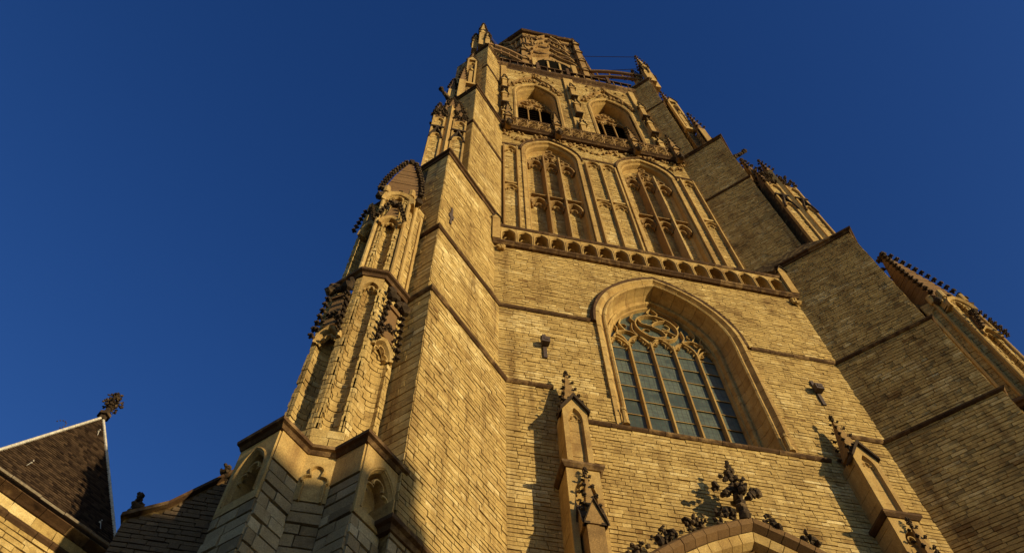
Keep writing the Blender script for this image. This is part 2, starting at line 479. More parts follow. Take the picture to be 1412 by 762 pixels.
# ------------------------------------------------------------------ bricks
VARS = []
for k in range(10):
    f = [random.uniform(-.1, .1) for _ in range(4)]; g = [random.uniform(-.05, .05) for _ in range(4)]; hgt = [random.uniform(-.07, .07) for _ in range(4)]
    VARS.append(([(0+g[0]*.5, 1+f[0], 0+abs(hgt[0])), (1+g[1]*.5, 1+f[1], 0+abs(hgt[1])), (1+g[2]*.5, 1+f[2], 1-abs(hgt[2])), (0+g[3]*.5, 1+f[3], 1-abs(hgt[3])),
                  (0, 0, 0), (1, 0, 0), (1, 0, 1), (0, 0, 1)], [(0, 1, 2, 3), (4, 5, 1, 0), (5, 6, 2, 1), (6, 7, 3, 2), (7, 4, 0, 3)]))
BRICKS = []          # (O, U, N, l, h, dep, variant, tone, bucket)
def tone_r(): return min(.98, max(.02, random.gauss(.5, .085) if random.random() > .05 else random.choice((random.uniform(.68, .88), random.uniform(.15, .3)))))
def bricks(fr, z0, z1, ext, bucket, sig=None, hc=.102, lr=(.14, .4), joint=.0108, proud=.012, rough=.004, flip=False):
    z = z0
    ua, ub = (ext((z0+z1)/2) or [(0, 1)])[0][0], (ext((z0+z1)/2) or [(0, 1)])[-1][1]
    patch = []
    for _ in range(int(2+(ub-ua)*(z1-z0)*.35)):
        pu, pz = random.uniform(ua, ub), random.uniform(z0, z1)
        patch.append((pu, pz, random.uniform(.2, .9), random.uniform(.12, .6), random.choice((-.2, -.14, -.1, .1, .2))))
    n = max(1, round((z1-z0)/hc)); hc = (z1-z0)/n
    hs_ = [hc*random.uniform(.84, 1.16) for _ in range(n)]; s = (z1-z0)/sum(hs_)
    for h in hs_:
        h *= s
        for (a, b) in ext(z+h*.5):
            u = a
            while u < b-.02:
                l = random.uniform(*lr)
                if b-(u+l) < lr[0]*.6: l = b-u
                dep = max(.012, proud+.02+random.gauss(0, rough))
                P = fr(u+joint*.5, -.02, z+joint*.5+random.uniform(-.003, .003))
                U = (fr.U[0], fr.U[1]); N = fr.N
                if flip: P = (-P[0], P[1], P[2]); U = (-U[0], U[1]); N = (-N[0], N[1])
                BRICKS.append((P, U, N, l-joint, h-joint*random.uniform(.7, 1.5), dep, random.randrange(10), min(.98, max(.02, (tone_r() if sig is None else random.gauss(.45, sig))+max([0]+[p[4] for p in patch if abs(u+l/2-p[0]) < p[2] and abs(z-p[1]) < p[3]], key=abs))), bucket))
                u += l
        z += h
def brick_matrix(b):
    P, U, N, l, h, dep = b[:6]
    return Matrix(((U[0]*l, N[0]*dep, 0, P[0]), (U[1]*l, N[1]*dep, 0, P[1]), (0, 0, h, P[2]), (0, 0, 0, 1)))
def emit_bricks(bucket, mat, parent, name, rest_name, limit=300):
    bl = [b for b in BRICKS if b[8] == bucket]
    sc_ = []
    for i, b in enumerate(bl):
        P, U, N, l, h = b[:5]
        a = project(P); c = project((P[0]+U[0]*l, P[1]+U[1]*l, P[2])); d = project((P[0], P[1], P[2]+h))
        if a is None or c is None or d is None: continue
        mx_, my_ = (c[0]+d[0])/2, (c[1]+d[1])/2
        if not (2 < mx_ < 1410 and 2 < my_ < 760): continue
        ar = abs((c[0]-a[0])*(d[1]-a[1])-(c[1]-a[1])*(d[0]-a[0]))
        to = Vector((CAMX-P[0], CAMY-P[1], 0))
        if to.x*N[0]+to.y*N[1] <= 0: continue
        sc_.append((ar, i))
    sc_.sort(reverse=True)
    pick = set(i for _, i in sc_[:limit])
    me = []
    for vs, fs in VARS:
        m = bpy.data.meshes.new(name); m.from_pydata(vs, [], fs); m.materials.append(mat); me.append(m)
    rest = MB()
    for i, b in enumerate(bl):
        M = brick_matrix(b)
        if i in pick:
            o = bpy.data.objects.new(name, me[b[6]]); C.objects.link(o); o.parent = parent
            o.matrix_local = M; o['tone'] = b[7]
        else:
            vs, fs = VARS[b[6]]
            rest.add([tuple(M @ Vector(v)) for v in vs], fs, b[7])
    if rest.v: rest.build(rest_name, mat, parent, kind='stuff')
def path_courses(mb, path, z0, z1, hc=.125, lr=(.18, .36), joint=.012, proud=.018):
    """bricks laid along a plan polyline that may curve (outward = left of travel)"""
    n = round((z1-z0)/hc); hc = (z1-z0)/n
    L = [0]
    for a, b in zip(path, path[1:]): L.append(L[-1]+math.hypot(b[0]-a[0], b[1]-a[1]))
    po = [offset_path(path, proud+q*.006) for q in (-1, 0, 1)]; pi = offset_path(path, -.06)
    def at(pp, s):
        for i in range(len(L)-1):
            if s <= L[i+1]+1e-9:
                t = (s-L[i])/(L[i+1]-L[i]); return (pp[i][0]+(pp[i+1][0]-pp[i][0])*t, pp[i][1]+(pp[i+1][1]-pp[i][1])*t)
        return pp[-1]
    for k in range(n):
        za, zb = z0+k*hc+joint*.5, z0+(k+1)*hc-joint*.5
        s = -random.uniform(0, lr[0])
        while s < L[-1]:
            l = random.uniform(*lr); a, b = max(0, s+joint*.5), min(L[-1], s+l-joint*.5); s += l
            if b-a < .02: continue
            ss = [a]+[x for x in L if a+.005 < x < b-.005]+[b]
            q = random.choice(po); vs = []
            for x in ss:
                o, i = at(q, x), at(pi, x)
                vs += [(o[0], o[1], za), (o[0], o[1], zb), (i[0], i[1], zb), (i[0], i[1], za)]
            fs = [(0, 1, 2, 3), tuple(range(4*len(ss)-1, 4*len(ss)-5, -1))]
            for m in range(len(ss)-1):
                for j in (0, 1, 3): fs.append((m*4+j, m*4+(j+1) % 4, m*4+4+(j+1) % 4, m*4+4+j))
            mb.add(vs, fs, tone_r())

def thing(name, label, cat, loc=(0, 0, 0), group=None):
    o = bpy.data.objects.new(name, None); C.objects.link(o); o.location = loc
    o['label'] = label; o['category'] = cat
    if group: o['group'] = group
    return o
def holder(name, parent, label=None):
    o = bpy.data.objects.new(name, None); C.objects.link(o); o.parent = parent
    if label: o['label'] = label
    return o

# ------------------------------------------------------------------ ground
g = MB(); g.add([(-1500, -1500, 0), (1500, -1500, 0), (1500, 1500, 0), (-1500, 1500, 0)], [(0, 1, 2, 3)], .5)
g.build('ground', M_PAVE, kind='structure')

# ------------------------------------------------------------------ tower body
T = thing('church_tower', 'tall gothic church tower of yellow brick with stepped corner buttresses and a traceried window', 'church tower')
# (z0, z1, flank offset d, facade y, outer corner)
LEV = [(0, 9.3, 4.36, -.1, (-6.52, -2.16)),
       (9.3, 16.07, 4.5, 0.0, (-6.47, -1.97)),
       (16.07, 19.42, 4.70, .05, (-6.53, -1.83)),
       (19.42, 25.1, 4.88, .1, (-6.58, -1.70)),
       (25.1, 37.8, 5.35, 1.0, (-5.85, -.50)),
       (37.8, 53.0, 6.0, 1.65, (-5.27, .73))]
# window data: centre, half width, rise, spring, sill
WMAIN = dict(cx=0, w=1.95, h=2.82, zs=19.5, z0=15.1)
W2 = [dict(cx=s*2.17, w=1.2, h=1.75, zs=34.8, z0=24.0) for s in (-1, 1)]
W3 = [dict(cx=s*2.2, w=1.18, h=2.1, zs=46.9, z0=39.2) for s in (-1, 1)]
def port(r):
    R = 7.467+r; c = 2.6
    return dict(cx=0, w=R-c, h=math.sqrt(R*R-c*c), zs=5.46, z0=0, xmax=2.55+r)
PORT = port(-.3)
def arch_half(W, z):
    R = (W['h']**2+W['w']**2)/(2*W['w']); c = R-W['w']
    if z < W['z0'] or z > W['zs']+W['h']: return 0
    if z <= W['zs']: return min(W['w'], W.get('xmax', 99))
    q = R*R-(z-W['zs'])**2
    return min(W.get('xmax', 99), max(0, math.sqrt(max(0, q))-c))
def cut(a, b, wins, z):
    iv = [(a, b)]
    for W in wins:
        hw = arch_half(W, z)
        if hw <= 0: continue
        x0, x1 = W['cx']-hw, W['cx']+hw
        nv = []
        for p, q in iv:
            if x1 <= p or x0 >= q: nv.append((p, q)); continue
            if x0 > p: nv.append((p, x0))
            if x1 < q: nv.append((x1, q))
        iv = nv
    return iv

core = MB()
def facade_wall(y, x, z0, z1, wins, t=1.2):
    fr = yplane(y+.02)
    holes = []
    for W in wins:
        zb = W['z0'] if W['z0'] > z0 else z0+.004
        zt = min(W['zs']+W['h'], z1-.004)
        o = [(a, min(b, zt)) for a, b in arch_outline(W['w'], W['h'], W['zs'], min(zb, W['zs']), 12, W.get('xmax'))]
        o = [(a, max(b, zb)) for a, b in o]
        q = [o[0]]
        for a in o[1:]:
            if math.hypot(a[0]-q[-1][0], a[1]-q[-1][1]) > 1e-4: q.append(a)
        holes.append([(W['cx']+a, b) for a, b in q])
    fpoly(core, fr, [(-x, z0), (x, z0), (x, z1), (-x, z1)], 0, -.3, .5, holes)
facade_wall(0, 4.9, 0, 15.05, [PORT])
for s in (-1, 1): fpoly(core, yplane(.07), [(s*1.95, 15.051), (s*4.9, 15.051), (s*4.9, 19.42), (s*1.95, 19.42)], 0, -.3, .5)
fpoly(core, yplane(.12), [(-4.9, 19.421)]+arch_outline(1.95, 2.82, 19.5, 19.421, 12)+[(4.9, 19.421), (4.9, 23.5), (-4.9, 23.5)], 0, -.3, .5)
facade_wall(1.0, 4.6, 22.5, 38.3, W2)
facade_wall(1.65, 4.6, 38.3, 53, W3)
# hollow body behind the walls
prism(core, [(-4.6, 1.9), (4.6, 1.9), (4.6, 10), (-4.6, 10)], 0, 25)
prism(core, [(-4.6, 2.0), (4.6, 2.0), (4.6, 10), (-4.6, 10)], 25, 38)
prism(core, [(-4.6, 3.2), (4.6, 3.2), (4.6, 10), (-4.6, 10)], 38, 53)
fbox(core, yplane(0), -4.6, 4.6, -.12, -1.0, 23.05, 23.35)       # gallery floor
fbox(core, yplane(0), -4.5, 4.5, -1.02, -1.9, 37.5, 37.9)
for s in (-1, 1): fbox(core, yplane(0), s*5, s*4, -.3, -2, 0, 25)
core.build('tower_wall', M_MORTAR, T)

# portal recess
def facade_ext(y0w, xh, wins):
    return lambda z: cut(-xh, xh, wins, z)
bricks(yplane(0), 9.6, 15.02, facade_ext(0, 4.5, [port(-.14)]), 'brick')
bricks(yplane(0), 15.02, 16.07, facade_ext(0, 4.5, [WMAIN]), 'brick')
bricks(yplane(.05), 16.07, 19.42, facade_ext(0, 4.66, [WMAIN]), 'brick')
bricks(yplane(.1), 19.42, 23.05, facade_ext(0, 4.8, [WMAIN]), 'brick')
bricks(yplane(1.0), 25.5, 37.2, facade_ext(0, 4.36, [dict(W, w=W['w']+.1) for W in W2]), 'brick')
bricks(yplane(1.65), 41, 52, facade_ext(0, 4.36, W3), 'brick')

for flip in (False, True):
    B = holder('buttress', T, 'diagonal corner buttress in full sun' if not flip else 'diagonal corner buttress with its flank in shade')
    body = MB(flip); strm = MB(flip); quo = MB(flip)
    polys = []
    for (z0, z1, d, y, e) in LEV:
        c = (-d+y, y); L = 2.4
        f = (e[0]-L*S2, e[1]+L*S2)
        ins = offset_path([(c[0]+1, y), c, e, f], -.02)
        poly = [ins[1], ins[2], ins[3], (ins[3][0]+1.2, ins[3][1]+1.2), (c[0]-.1, y+2.0)]
        polys.append(poly)
        prism(body, poly, z0, z1)
        # flank bricks
        fl = math.hypot(c[0]-e[0], c[1]-e[1])
        frF = Frame(c, (-S2, -S2), (S2, -S2))
        if z0 == 0:
            if not flip: bricks(frF, 7.2, z1, lambda z: [(0, fl)], 'stone_block', sig=.2, hc=.2, lr=(.22, .5), joint=.016, flip=flip)
            else: bricks(frF, 7.2, z1, lambda z: [(0, fl)], 'brick', flip=flip)
        else:
            bricks(frF, max(z0, 7), z1, lambda z: [(0, fl)], 'brick', flip=flip, rough=.004)
        frO = Frame(e, (-S2, S2), (-S2, -S2))
        bricks(frO, max(z0, 9.8), z1, lambda z: [(0, 1.5 if z > 25 else .75)], 'brick', flip=flip, hc=.2, lr=(.25, .5))
        # quoin margin along the outer edge
    # sloped offsets between levels
    for i in (3, 4):
        prism(body, polys[i], LEV[i][1], LEV[i][1]+(1.2 if i == 3 else 1.2), None, polys[i+1])
    prism(body, polys[5], 53, 53.7, None, [(p[0]*.9-.4, p[1]*.9+.2) for p in polys[5]])
    body.build('buttress_core', M_MORTAR, B)
    def lpath(i, start, L=1.2):
        z0, z1, d, y, e = LEV[i]
        c = (-d+y, y); f = (e[0]-L*S2, e[1]+L*S2)
        return ([(start, y)] if start is not None else [])+[c, e, f]
    band(strm, lpath(0, None, .3), 9.32, CAP)
    band(strm, lpath(1, -3.42, .6), 16.07, STR)
    band(strm, lpath(2, -2.22, .65), 19.42, STR)
    band(strm, lpath(3, None, 1.3), 25.1, CAP)
    p = lpath(4, None, .3)
    band(strm, p, 32.7, STR)
    band(strm, lpath(4, None, 2.1), 37.85, CAP)
    band(strm, lpath(5, None, .3), 47.7, STR)
    band(strm, lpath(5, None, 1.2), 52.9, CAP)
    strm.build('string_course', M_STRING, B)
    # arrow slit on the flank
    z0, z1, d, y, e = LEV[3]
    c = (-d+y, y)
    frF = Frame(c, (-S2, -S2), (S2, -S2))
    if flip: continue
    sl_ = MB(flip)
    fbox(sl_, frF, 2.06, 2.13, .0, .045, 20.7, 21.7)
    fbox(sl_, frF, 2.0, 2.19, .0, .05, 21.05, 21.25)
    sl_.build('wall_slit', M_IRON, B)

# ------------------------------------------------------------------ sill string and hood of the main window
hood = MB()
band(hood, [(2.78, 0), (-2.78, 0)], 15.05, STR)
hood.build('sill_string', M_STRING, T)
WIN = holder('main_window', T, 'large pointed window with flowing tracery')
hd = MB()
farch(hd, yplane(.06), 0, 2.06, 2.98, 19.45, 19.40, [(0, -.05), (.13, -.05), (.13, .06), (.08, .13), (0, .1)], 12)
hd.build('hood_mould', M_STRING, WIN)
vo = MB()
PRW = [(.12, .1), (.02, .1), (-.01, .05), (-.05, .0), (-.1, -.01), (-.12, .04), (-.16, .06), (-.2, .03), (-.2, -.08), (-.23, -.28), (-.29, -.42), (-.34, -.46), (-.36, -.41), (-.41, -.43), (-.43, -.52), (-.45, -.72), (.12, -.72)]
farch(vo, yplane(.06), 0, 1.95, 2.85, 19.5, 15.1, PRW, 9, split=.34, tone=.55)
vo.build('arch_mould', M_STONE, WIN)
col = MB()
for s in (-1, 1):
    for i in range(8):
        a = i*math.pi/4
    n = 8
    for (x, y, r, z0, z1) in [(s*1.88, -.07, .055, 15.15, 15.6), (s*1.88, -.07, .09, 15.1, 15.2), (s*1.88, -.07, .075, 15.58, 15.66)]:
        prism(col, [(x+r*math.cos(k*math.pi/4), y+r*math.sin(k*math.pi/4)) for k in range(8)], z0, z1)
col.build('colonnette', M_STONE, WIN)
# sloping sill
sm = MB()
sm.add([(-1.95, .0, 15.12), (1.95, .0, 15.12), (1.95, .8, 15.5), (-1.95, .8, 15.5), (-1.95, .9, 15.0), (1.95, .9, 15.0)], [(0, 1, 2, 3), (3, 2, 5, 4), (0, 4, 5, 1)])
sm.build('window_sill', M_STONE, WIN)
GY = .72
PW, PH = 1.5, 2.34
frG = yplane(GY)
for x in (-.96, -.32, .32, .96):
    m = MB(); zt = 19.62+(.25 if abs(x) < .5 else 0)
    ftube(m, frG, [(x, 15.4), (x, zt)], .05, .042, .07)
    m.build('mullion', M_STONE, WIN)
ZR = [15.45+.575*i for i in range(8)]
for i in range(5):
    x0 = -1.6+.64*i
    for j in range(7):
        m = MB()
        a = random.uniform(-.016, .016); b = random.uniform(-.016, .016)
        u0, u1 = max(-1.5, x0+.02), min(1.5, x0+.62)
        m.add([frG(u0, a, ZR[j]+.015), frG(u1, b, ZR[j]+.015), frG(u1, -a, ZR[j+1]-.015), frG(u0, -b, ZR[j+1]-.015),
               frG(u0, a-.02, ZR[j]+.015), frG(u1, b-.02, ZR[j]+.015), frG(u1, -a-.02, ZR[j+1]-.015), frG(u0, -b-.02, ZR[j+1]-.015)], BOXF)
        m.build('glass_pane', M_GLASS, WIN)['tone'] = random.uniform(-.22, .22)
m = MB(); fpoly(m, frG, arch_outline(PW, PH, 19.5, ZR[7]+.02, 10), 0, -.02)
m.build('tracery_glass', M_GLASS, WIN)
sb = MB()
for j in range(1, 8): fbox(sb, frG, -1.5, 1.5, .012, .03, ZR[j]-.008, ZR[j]+.008)
for i in range(5):
    pass
sb.build('saddle_bar', M_STONE, WIN)
tr = MB()
rr = .031
def light_head(cx, zb, w, hh, r=rr):
    for s in (-1, 1):
        pts = []
        for i in range(9):
            t = i/8
            x = w*math.cos(t*math.pi/2)**.9 if t < 1 else 0
            z = zb+hh*(math.sin(t*math.pi/2)**1.2)*.8+hh*.2*t**4
            pts.append((cx+s*x, z))
        ftube(tr, frG, pts, .05, r, .06)
        ftube(tr, frG, [(cx+s*x, z) for x, z in arc(w*.62, zb+.1, w*.3, -80, 120, 6)], .04, r*.6, .03)
        ftube(tr, frG, [(cx+s*x, z) for x, z in arc(w*.12, zb+hh*.56, w*.3, -40, 90, 5)], .04, r*.6, .03)
for i in range(5):
    light_head(-1.28+.64*i, 19.45+(.18 if 0 < i < 4 else -.05), .32, .5)
# two leaning sub arches and a circle with swirling mouchettes between them
def curve(pts, r=rr): ftube(tr, frG, smooth(pts), .05, r, .06)
def smooth(P, n=6):
    out = []
    for i in range(len(P)-1):
        p0 = P[max(0, i-1)]; p1 = P[i]; p2 = P[i+1]; p3 = P[min(len(P)-1, i+2)]
        for k in range(n):
            t = k/n
            out.append(tuple(.5*((2*p1[q])+(-p0[q]+p2[q])*t+(2*p0[q]-5*p1[q]+4*p2[q]-p3[q])*t*t+(-p0[q]+3*p1[q]-3*p2[q]+p3[q])*t**3) for q in (0, 1)))
    out.append(P[-1]); return out
for s in (-1, 1):
    curve([(s*1.5, 19.45), (s*1.28, 20.05), (s*.95, 20.28), (s*.62, 20.12), (s*.34, 19.75)])
    curve([(s*.96, 20.28), (s*1.1, 20.62), (s*1.02, 20.9)])
    curve([(s*.96, 19.6), (s*1.1, 19.95), (s*1.28, 20.05)])
    curve([(s*.34, 19.75), (s*.12, 20.08), (0, 20.12)])
    curve([(s*1.28, 20.02), (s*1.2, 20.35), (s*1.33, 20.55)], rr*.8)
    curve([(s*.62, 20.12), (s*.75, 20.4), (s*.72, 20.75)], rr*.8)
    for (cx, cz, q) in [(s*1.12, 20.2, .11), (s*.98, 20.58, .1), (s*1.3, 20.3, .08)]:
        ftube(tr, frG, arc(cx, cz, q, 20, 250, 7), .04, rr*.6, .03)
ftube(tr, frG, arc(0, 20.72, .62, 0, 360, 28)[:-1], .06, rr*1.1, .07, closed=True)
curve([(.36, 21.22), (.05, 21.05), (-.12, 20.78), (.12, 20.62), (.22, 20.36), (-.05, 20.2), (-.3, 20.2)])
curve([(-.5, 21.1), (-.42, 20.85), (-.12, 20.78)], rr*.8)
curve([(.55, 20.45), (.35, 20.6), (.12, 20.62)], rr*.8)
for (cx, cz, q, a0) in [(-.3, 20.5, .13, 40), (-.34, 20.95, .1, 120), (.3, 20.9, .13, 220), (.36, 20.5, .1, 300), (.05, 21.2, .08, 200)]:
    ftube(tr, frG, arc(cx, cz, q, a0, a0+230, 7), .04, rr*.6, .03)
curve([(0, 21.34), (-.16, 21.5), (0, 21.78)], rr*.8); curve([(0, 21.34), (.16, 21.5), (0, 21.78)], rr*.8)
curve([(-.6, 20.85), (-.72, 21.05), (-.6, 21.3)], rr*.8); curve([(.6, 20.85), (.72, 21.05), (.6, 21.3)], rr*.8)
farch(tr, frG, 0, PW-.05, PH-.04, 19.5, 15.4, [(0, 0), (.09, 0), (.09, .12), (.02, .1)], 10)
tr.build('tracery', M_STONE, WIN)

# ------------------------------------------------------------------ iron wall anchors
for s in (-1, 1):
    m = MB(); fr = yplane(.05)
    x = s*3.52
    fbox(m, fr, x-.045, x+.045, .0, .06, 17.3, 18.3)
    vs = [fr(x-.085, .05, 17.76), fr(x+.085, .05, 17.76), fr(x+.085, .05, 18.0), fr(x-.085, .05, 18.0), fr(x-.1, .22, 17.76), fr(x+.1, .22, 17.76), fr(x+.1, .22, 17.98), fr(x-.1, .22, 17.98)]
    m.add(vs, BOXF)
    fbox(m, fr, x-.05, x+.05, .21, .235, 17.84, 17.92)
    m.build('wall_anchor', M_IRON, T)

# ------------------------------------------------------------------ pinnacles flanking the portal
for flip in (False, True):
    P = holder('portal_pinnacle', T, 'pinnacle left of the portal' if not flip else 'pinnacle right of the portal')
    st = MB(flip); dk = MB(flip); ld = MB(flip); cv = MB(flip)
    fr = yplane(0, -3.18)
    # upper shaft: side piers, sunk panel with pointed head
    z = 13.0
    while z < 14.7:
        h = min(random.uniform(.22, .4), 14.8-z); j_ = random.uniform(-.004, .004)
        fbox(st, fr, -.24+j_, .24+j_, 0, .47+j_, z, z+h-.01); z += h
    fpoly(st, fr, [(-.26, 13.0), (.26, 13.0), (.26, 14.72), (0, 15.12), (-.26, 14.72)], .47, .55, .55, [arch_outline(.15, .36, 14.4, 13.08, 6)])
    farch(st, fr, 0, .15, .36, 14.4, 13.08, [(-.03, .47), (0, .52), (.0, .47)], 6)
    trefoil(st, fr, 0, 14.42, .13, .49, .015)
    for s in (-1, 1):
        fpoly(dk, fr, [(s*.24, 14.7), (s*.31, 14.6), (s*.31, 14.68), (0, 15.2), (0, 15.08)], .3, .62, .45)
        for i in range(4):
            t = (i+.3)/4
            crocket(dk, fr(s*.29*(1-t), .52, 14.72+t*.42), (s*.7, -.2, .6), .055)
    spire(cv, dk, -3.18, -.28, .36, 14.95, 16.3, 5, .075)
    band(ld, [(-2.86, .0), (-2.86, -.58), (-3.5, -.58), (-3.5, 0)], 12.95, [(-.05, -.08), (.03, -.08), (.09, -.02), (.09, .04), (-.1, .12)])
    ld.build('ledge', M_STRING, P)
    # lower block with niche and canopy
    z = 8.0
    while z < 12.75:
        h = min(random.uniform(.25, .45), 12.88-z); j_ = random.uniform(-.005, .005)
        fbox(st, fr, -.32+j_, .32+j_, 0, .42+j_, z, z+h-.01); z += h
    fpoly(st, fr, [(-.32, 8), (.32, 8), (.32, 12.88), (-.32, 12.88)], .42, .58, .55, [arch_outline(.2, .34, 12.25, 8.1, 6)])
    trefoil(st, fr, 0, 12.28, .18, .5, .02)
    # canopy over the niche: three gablets on a small shaft and a crocketed spirelet
    cpx, cpy = -3.18, -.68
    fbox(cv, Frame((cpx, cpy), (1, 0), (0, -1)), -.15, .15, -.22, .17, 10.2, 11.35)
    spire(cv, dk, cpx, cpy, .22, 11.6, 12.68, 4, .075)
    frc = Frame((cpx, cpy), (1, 0), (0, -1))
    gablet(cv, dk, frc, 0, .19, 11.25, .55, .1, .2, 2, .04, .02, False)
    for s in (-1, 1):
        frs = Frame((cpx, cpy), (0, 1), (s, 0))
        gablet(cv, dk, frs, 0, .19, 11.25, .55, .1, .2, 2, .04, .02, False)
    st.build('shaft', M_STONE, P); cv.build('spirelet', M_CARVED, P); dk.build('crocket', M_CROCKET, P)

# ------------------------------------------------------------------ portal
PO = holder('portal', T, 'pointed portal arch with a crocketed hood')
frP = yplane(0)
def parch(mb, r, z0, prof, n=10, split=None, tone=None):
    q = port(r); farch(mb, frP, 0, q['w'], q['h'], q['zs'], z0, prof, n, split, tone, xmax=q['xmax'])
ho = MB()
parch(ho, -.2, 7, [(-.06, 0), (.16, 0), (.2, .3), (.2, .42), (.12, .5), (.02, .48), (-.06, .36)], 10, .5, .45)
ho.build('hood_mould', M_GABLE, PO)
vo = MB()
parch(vo, -.5, 7, [(0, -.3), (0, .16), (.06, .3), (.22, .36), (.24, -.3)], 10, .3, .65)
vo.build('arch_mould', M_STONE, PO)
ri = MB()
parch(ri, -.62, 7, [(0, -.3), (0, .1), (.05, .2), (.1, .12), (.1, -.3)], 12)
parch(ri, -1.05, 7, [(0, -1.0), (0, -.3), (.06, -.18), (.12, -.25), (.12, -1.0)], 12)
ri.build('roll_mould', M_GABLE, PO)
v2 = MB()
parch(v2, -.92, 7, [(0, -.9), (0, -.2), (.26, .06), (.3, -.3), (.3, -.9)], 10, .3, .7)
v2.build('inner_arch', M_STONE, PO)
bk = MB(); fbox(bk, frP, -2.3, 2.3, -1.0, -1.2, 3.2, 12.2); bk.build('tympanum', M_STONE, PO)
dr = MB()
for i in range(8): fbox(dr, frP, -1.4+.35*i+.01, -1.4+.35*(i+1)-.01, -.98, -.9+.01*(i % 2), 0, 3.2)
dr.build('door', M_TIMBER, PO)
# finial and crockets on the hood
fn = MB()
zf = 12.4
fx, fy = -.1, -.46
def leaf(mb, P, r):
    for q in range(3):
        lump(mb, (P[0]+random.uniform(-.5, .5)*r, P[1]+random.uniform(-.5, .5)*r, P[2]+random.uniform(-.5, .5)*r), r*random.uniform(.4, .75), (random.uniform(.6, 1.3), random.uniform(.6, 1.3), random.uniform(.6, 1.3)), .4)
for k in range(16):
    t = k/15
    lump(fn, (fx+random.uniform(-.02, .02), fy, zf+.02+t*.6), .105-.03*t+.02*math.sin(k*1.7), (1, 1, 1.1), .25)
for k in range(10):
    t = k/9
    leaf(fn, (fx, fy, zf+.6+t*.65), .12-.035*t)
for dx, dz, r in [(-.2, .5, .1), (-.3, .55, .12), (-.38, .63, .11), (-.3, .68, .09), (.2, .5, .1), (.29, .54, .11), (.37, .6, .11), (.3, .67, .09), (-.1, .62, .11), (.1, .6, .11), (-.13, .85, .09), (.12, .83, .1), (-.2, .96, .07), (.18, .9, .07), (0, 1.0, .1), (.01, 1.08, .09), (0, 1.16, .08), (.02, 1.22, .075), (.02, 1.3, .06)]:
    leaf(fn, (fx+dx*1.08, fy, zf+dz*1.12), r)
for dz, r in ((.52, .12), (.62, .12), (.84, .1)):
    leaf(fn, (fx, fy-.2, zf+dz), r); leaf(fn, (fx+.03, fy+.16, zf+dz), r)
fn.build('finial', M_CROCKET, PO)
QP = port(0)
for s in (-1, 1):
    for xc in (.42, 1.04, 1.68, 2.28):
        zc = QP['zs']+math.sqrt(7.467**2-(xc+2.6)**2); nx, nz = (xc+2.6)/7.467, (zc-QP['zs'])/7.467
        m = MB()
        Pq = Vector((s*xc-.05, -.42, zc-.02)); D = Vector((s*nx, -.1, nz)); tg = Vector((s*nz, 0, -nx))
        big = 1.15 if s < 0 else .85
        for q in range(30):
            lump(m, Pq+D*random.uniform(.0, .2)*big+tg*random.uniform(-.19, .19)*big+Vector((0, random.uniform(-.12, .06), 0)), random.uniform(.025, .065), (random.uniform(.6, 1.3), random.uniform(.6, 1.3), random.uniform(.6, 1.3)), .4)
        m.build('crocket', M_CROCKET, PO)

# ------------------------------------------------------------------ gallery one: pierced parapet
G1 = holder('lower_gallery', T, 'arcaded parapet below the blind windows')
cm = MB()
band(cm, [(4.86, 0), (-4.86, 0)], 23.1, [(-.1, -.08), (.0, -.07), (.04, -.03), (.085, .0), (.09, .06), (.03, .1), (-.1, .1)])
cm.build('gallery_cornice', M_STRING, G1)
cm = MB()
band(cm, [(4.72, 0), (-4.72, 0)], 24.27, [(-.36, -.04), (.02, -.04), (.06, .02), (.05, .08), (-.2, .12), (-.36, .1)])
cm.build('gallery_rail', M_STRING, G1)
na = 18; x0, x1 = -4.62, 4.62; pw = (x1-x0)/na
for i in range(na):
    m = MB(); cx = x0+pw*(i+.5)
    fr = yplane(0, cx)
    fpoly(m, fr, [(-pw/2+.003, 23.2), (pw/2-.003, 23.2), (pw/2-.003, 24.23), (-pw/2+.003, 24.23)], -.42, 0, None, [arch_outline(pw*.43, .3, 23.82, 23.24, 8)])
    farch(m, fr, 0, pw*.43, .3, 23.82, 23.24, [(-.025, -.03), (0, .025), (.025, .025), (.025, -.03)], 8)
    trefoil(m, fr, 0, 23.72, pw*.38, -.2, .014)
    m.build('parapet_arch', M_STONE, G1)
for s in (-1, 1):
    m = MB(); dk = MB()
    fbox(m, yplane(.02, s*4.76), -.12, .12, -.14, .12, 23.2, 24.65)
    gablet(m, dk, yplane(.02, s*4.76), 0, .15, 24.62, .3, .0, .13, 2, .04, .03, False)
    for q in range(12): lump(m, (s*(4.74-random.uniform(0, .25)), .08-random.uniform(0, .1), 22.95-random.uniform(0, .28)), random.uniform(.05, .09))
    o = m.build('parapet_post', M_STONE, G1); dk.build('post_gable', M_CROCKET, o)

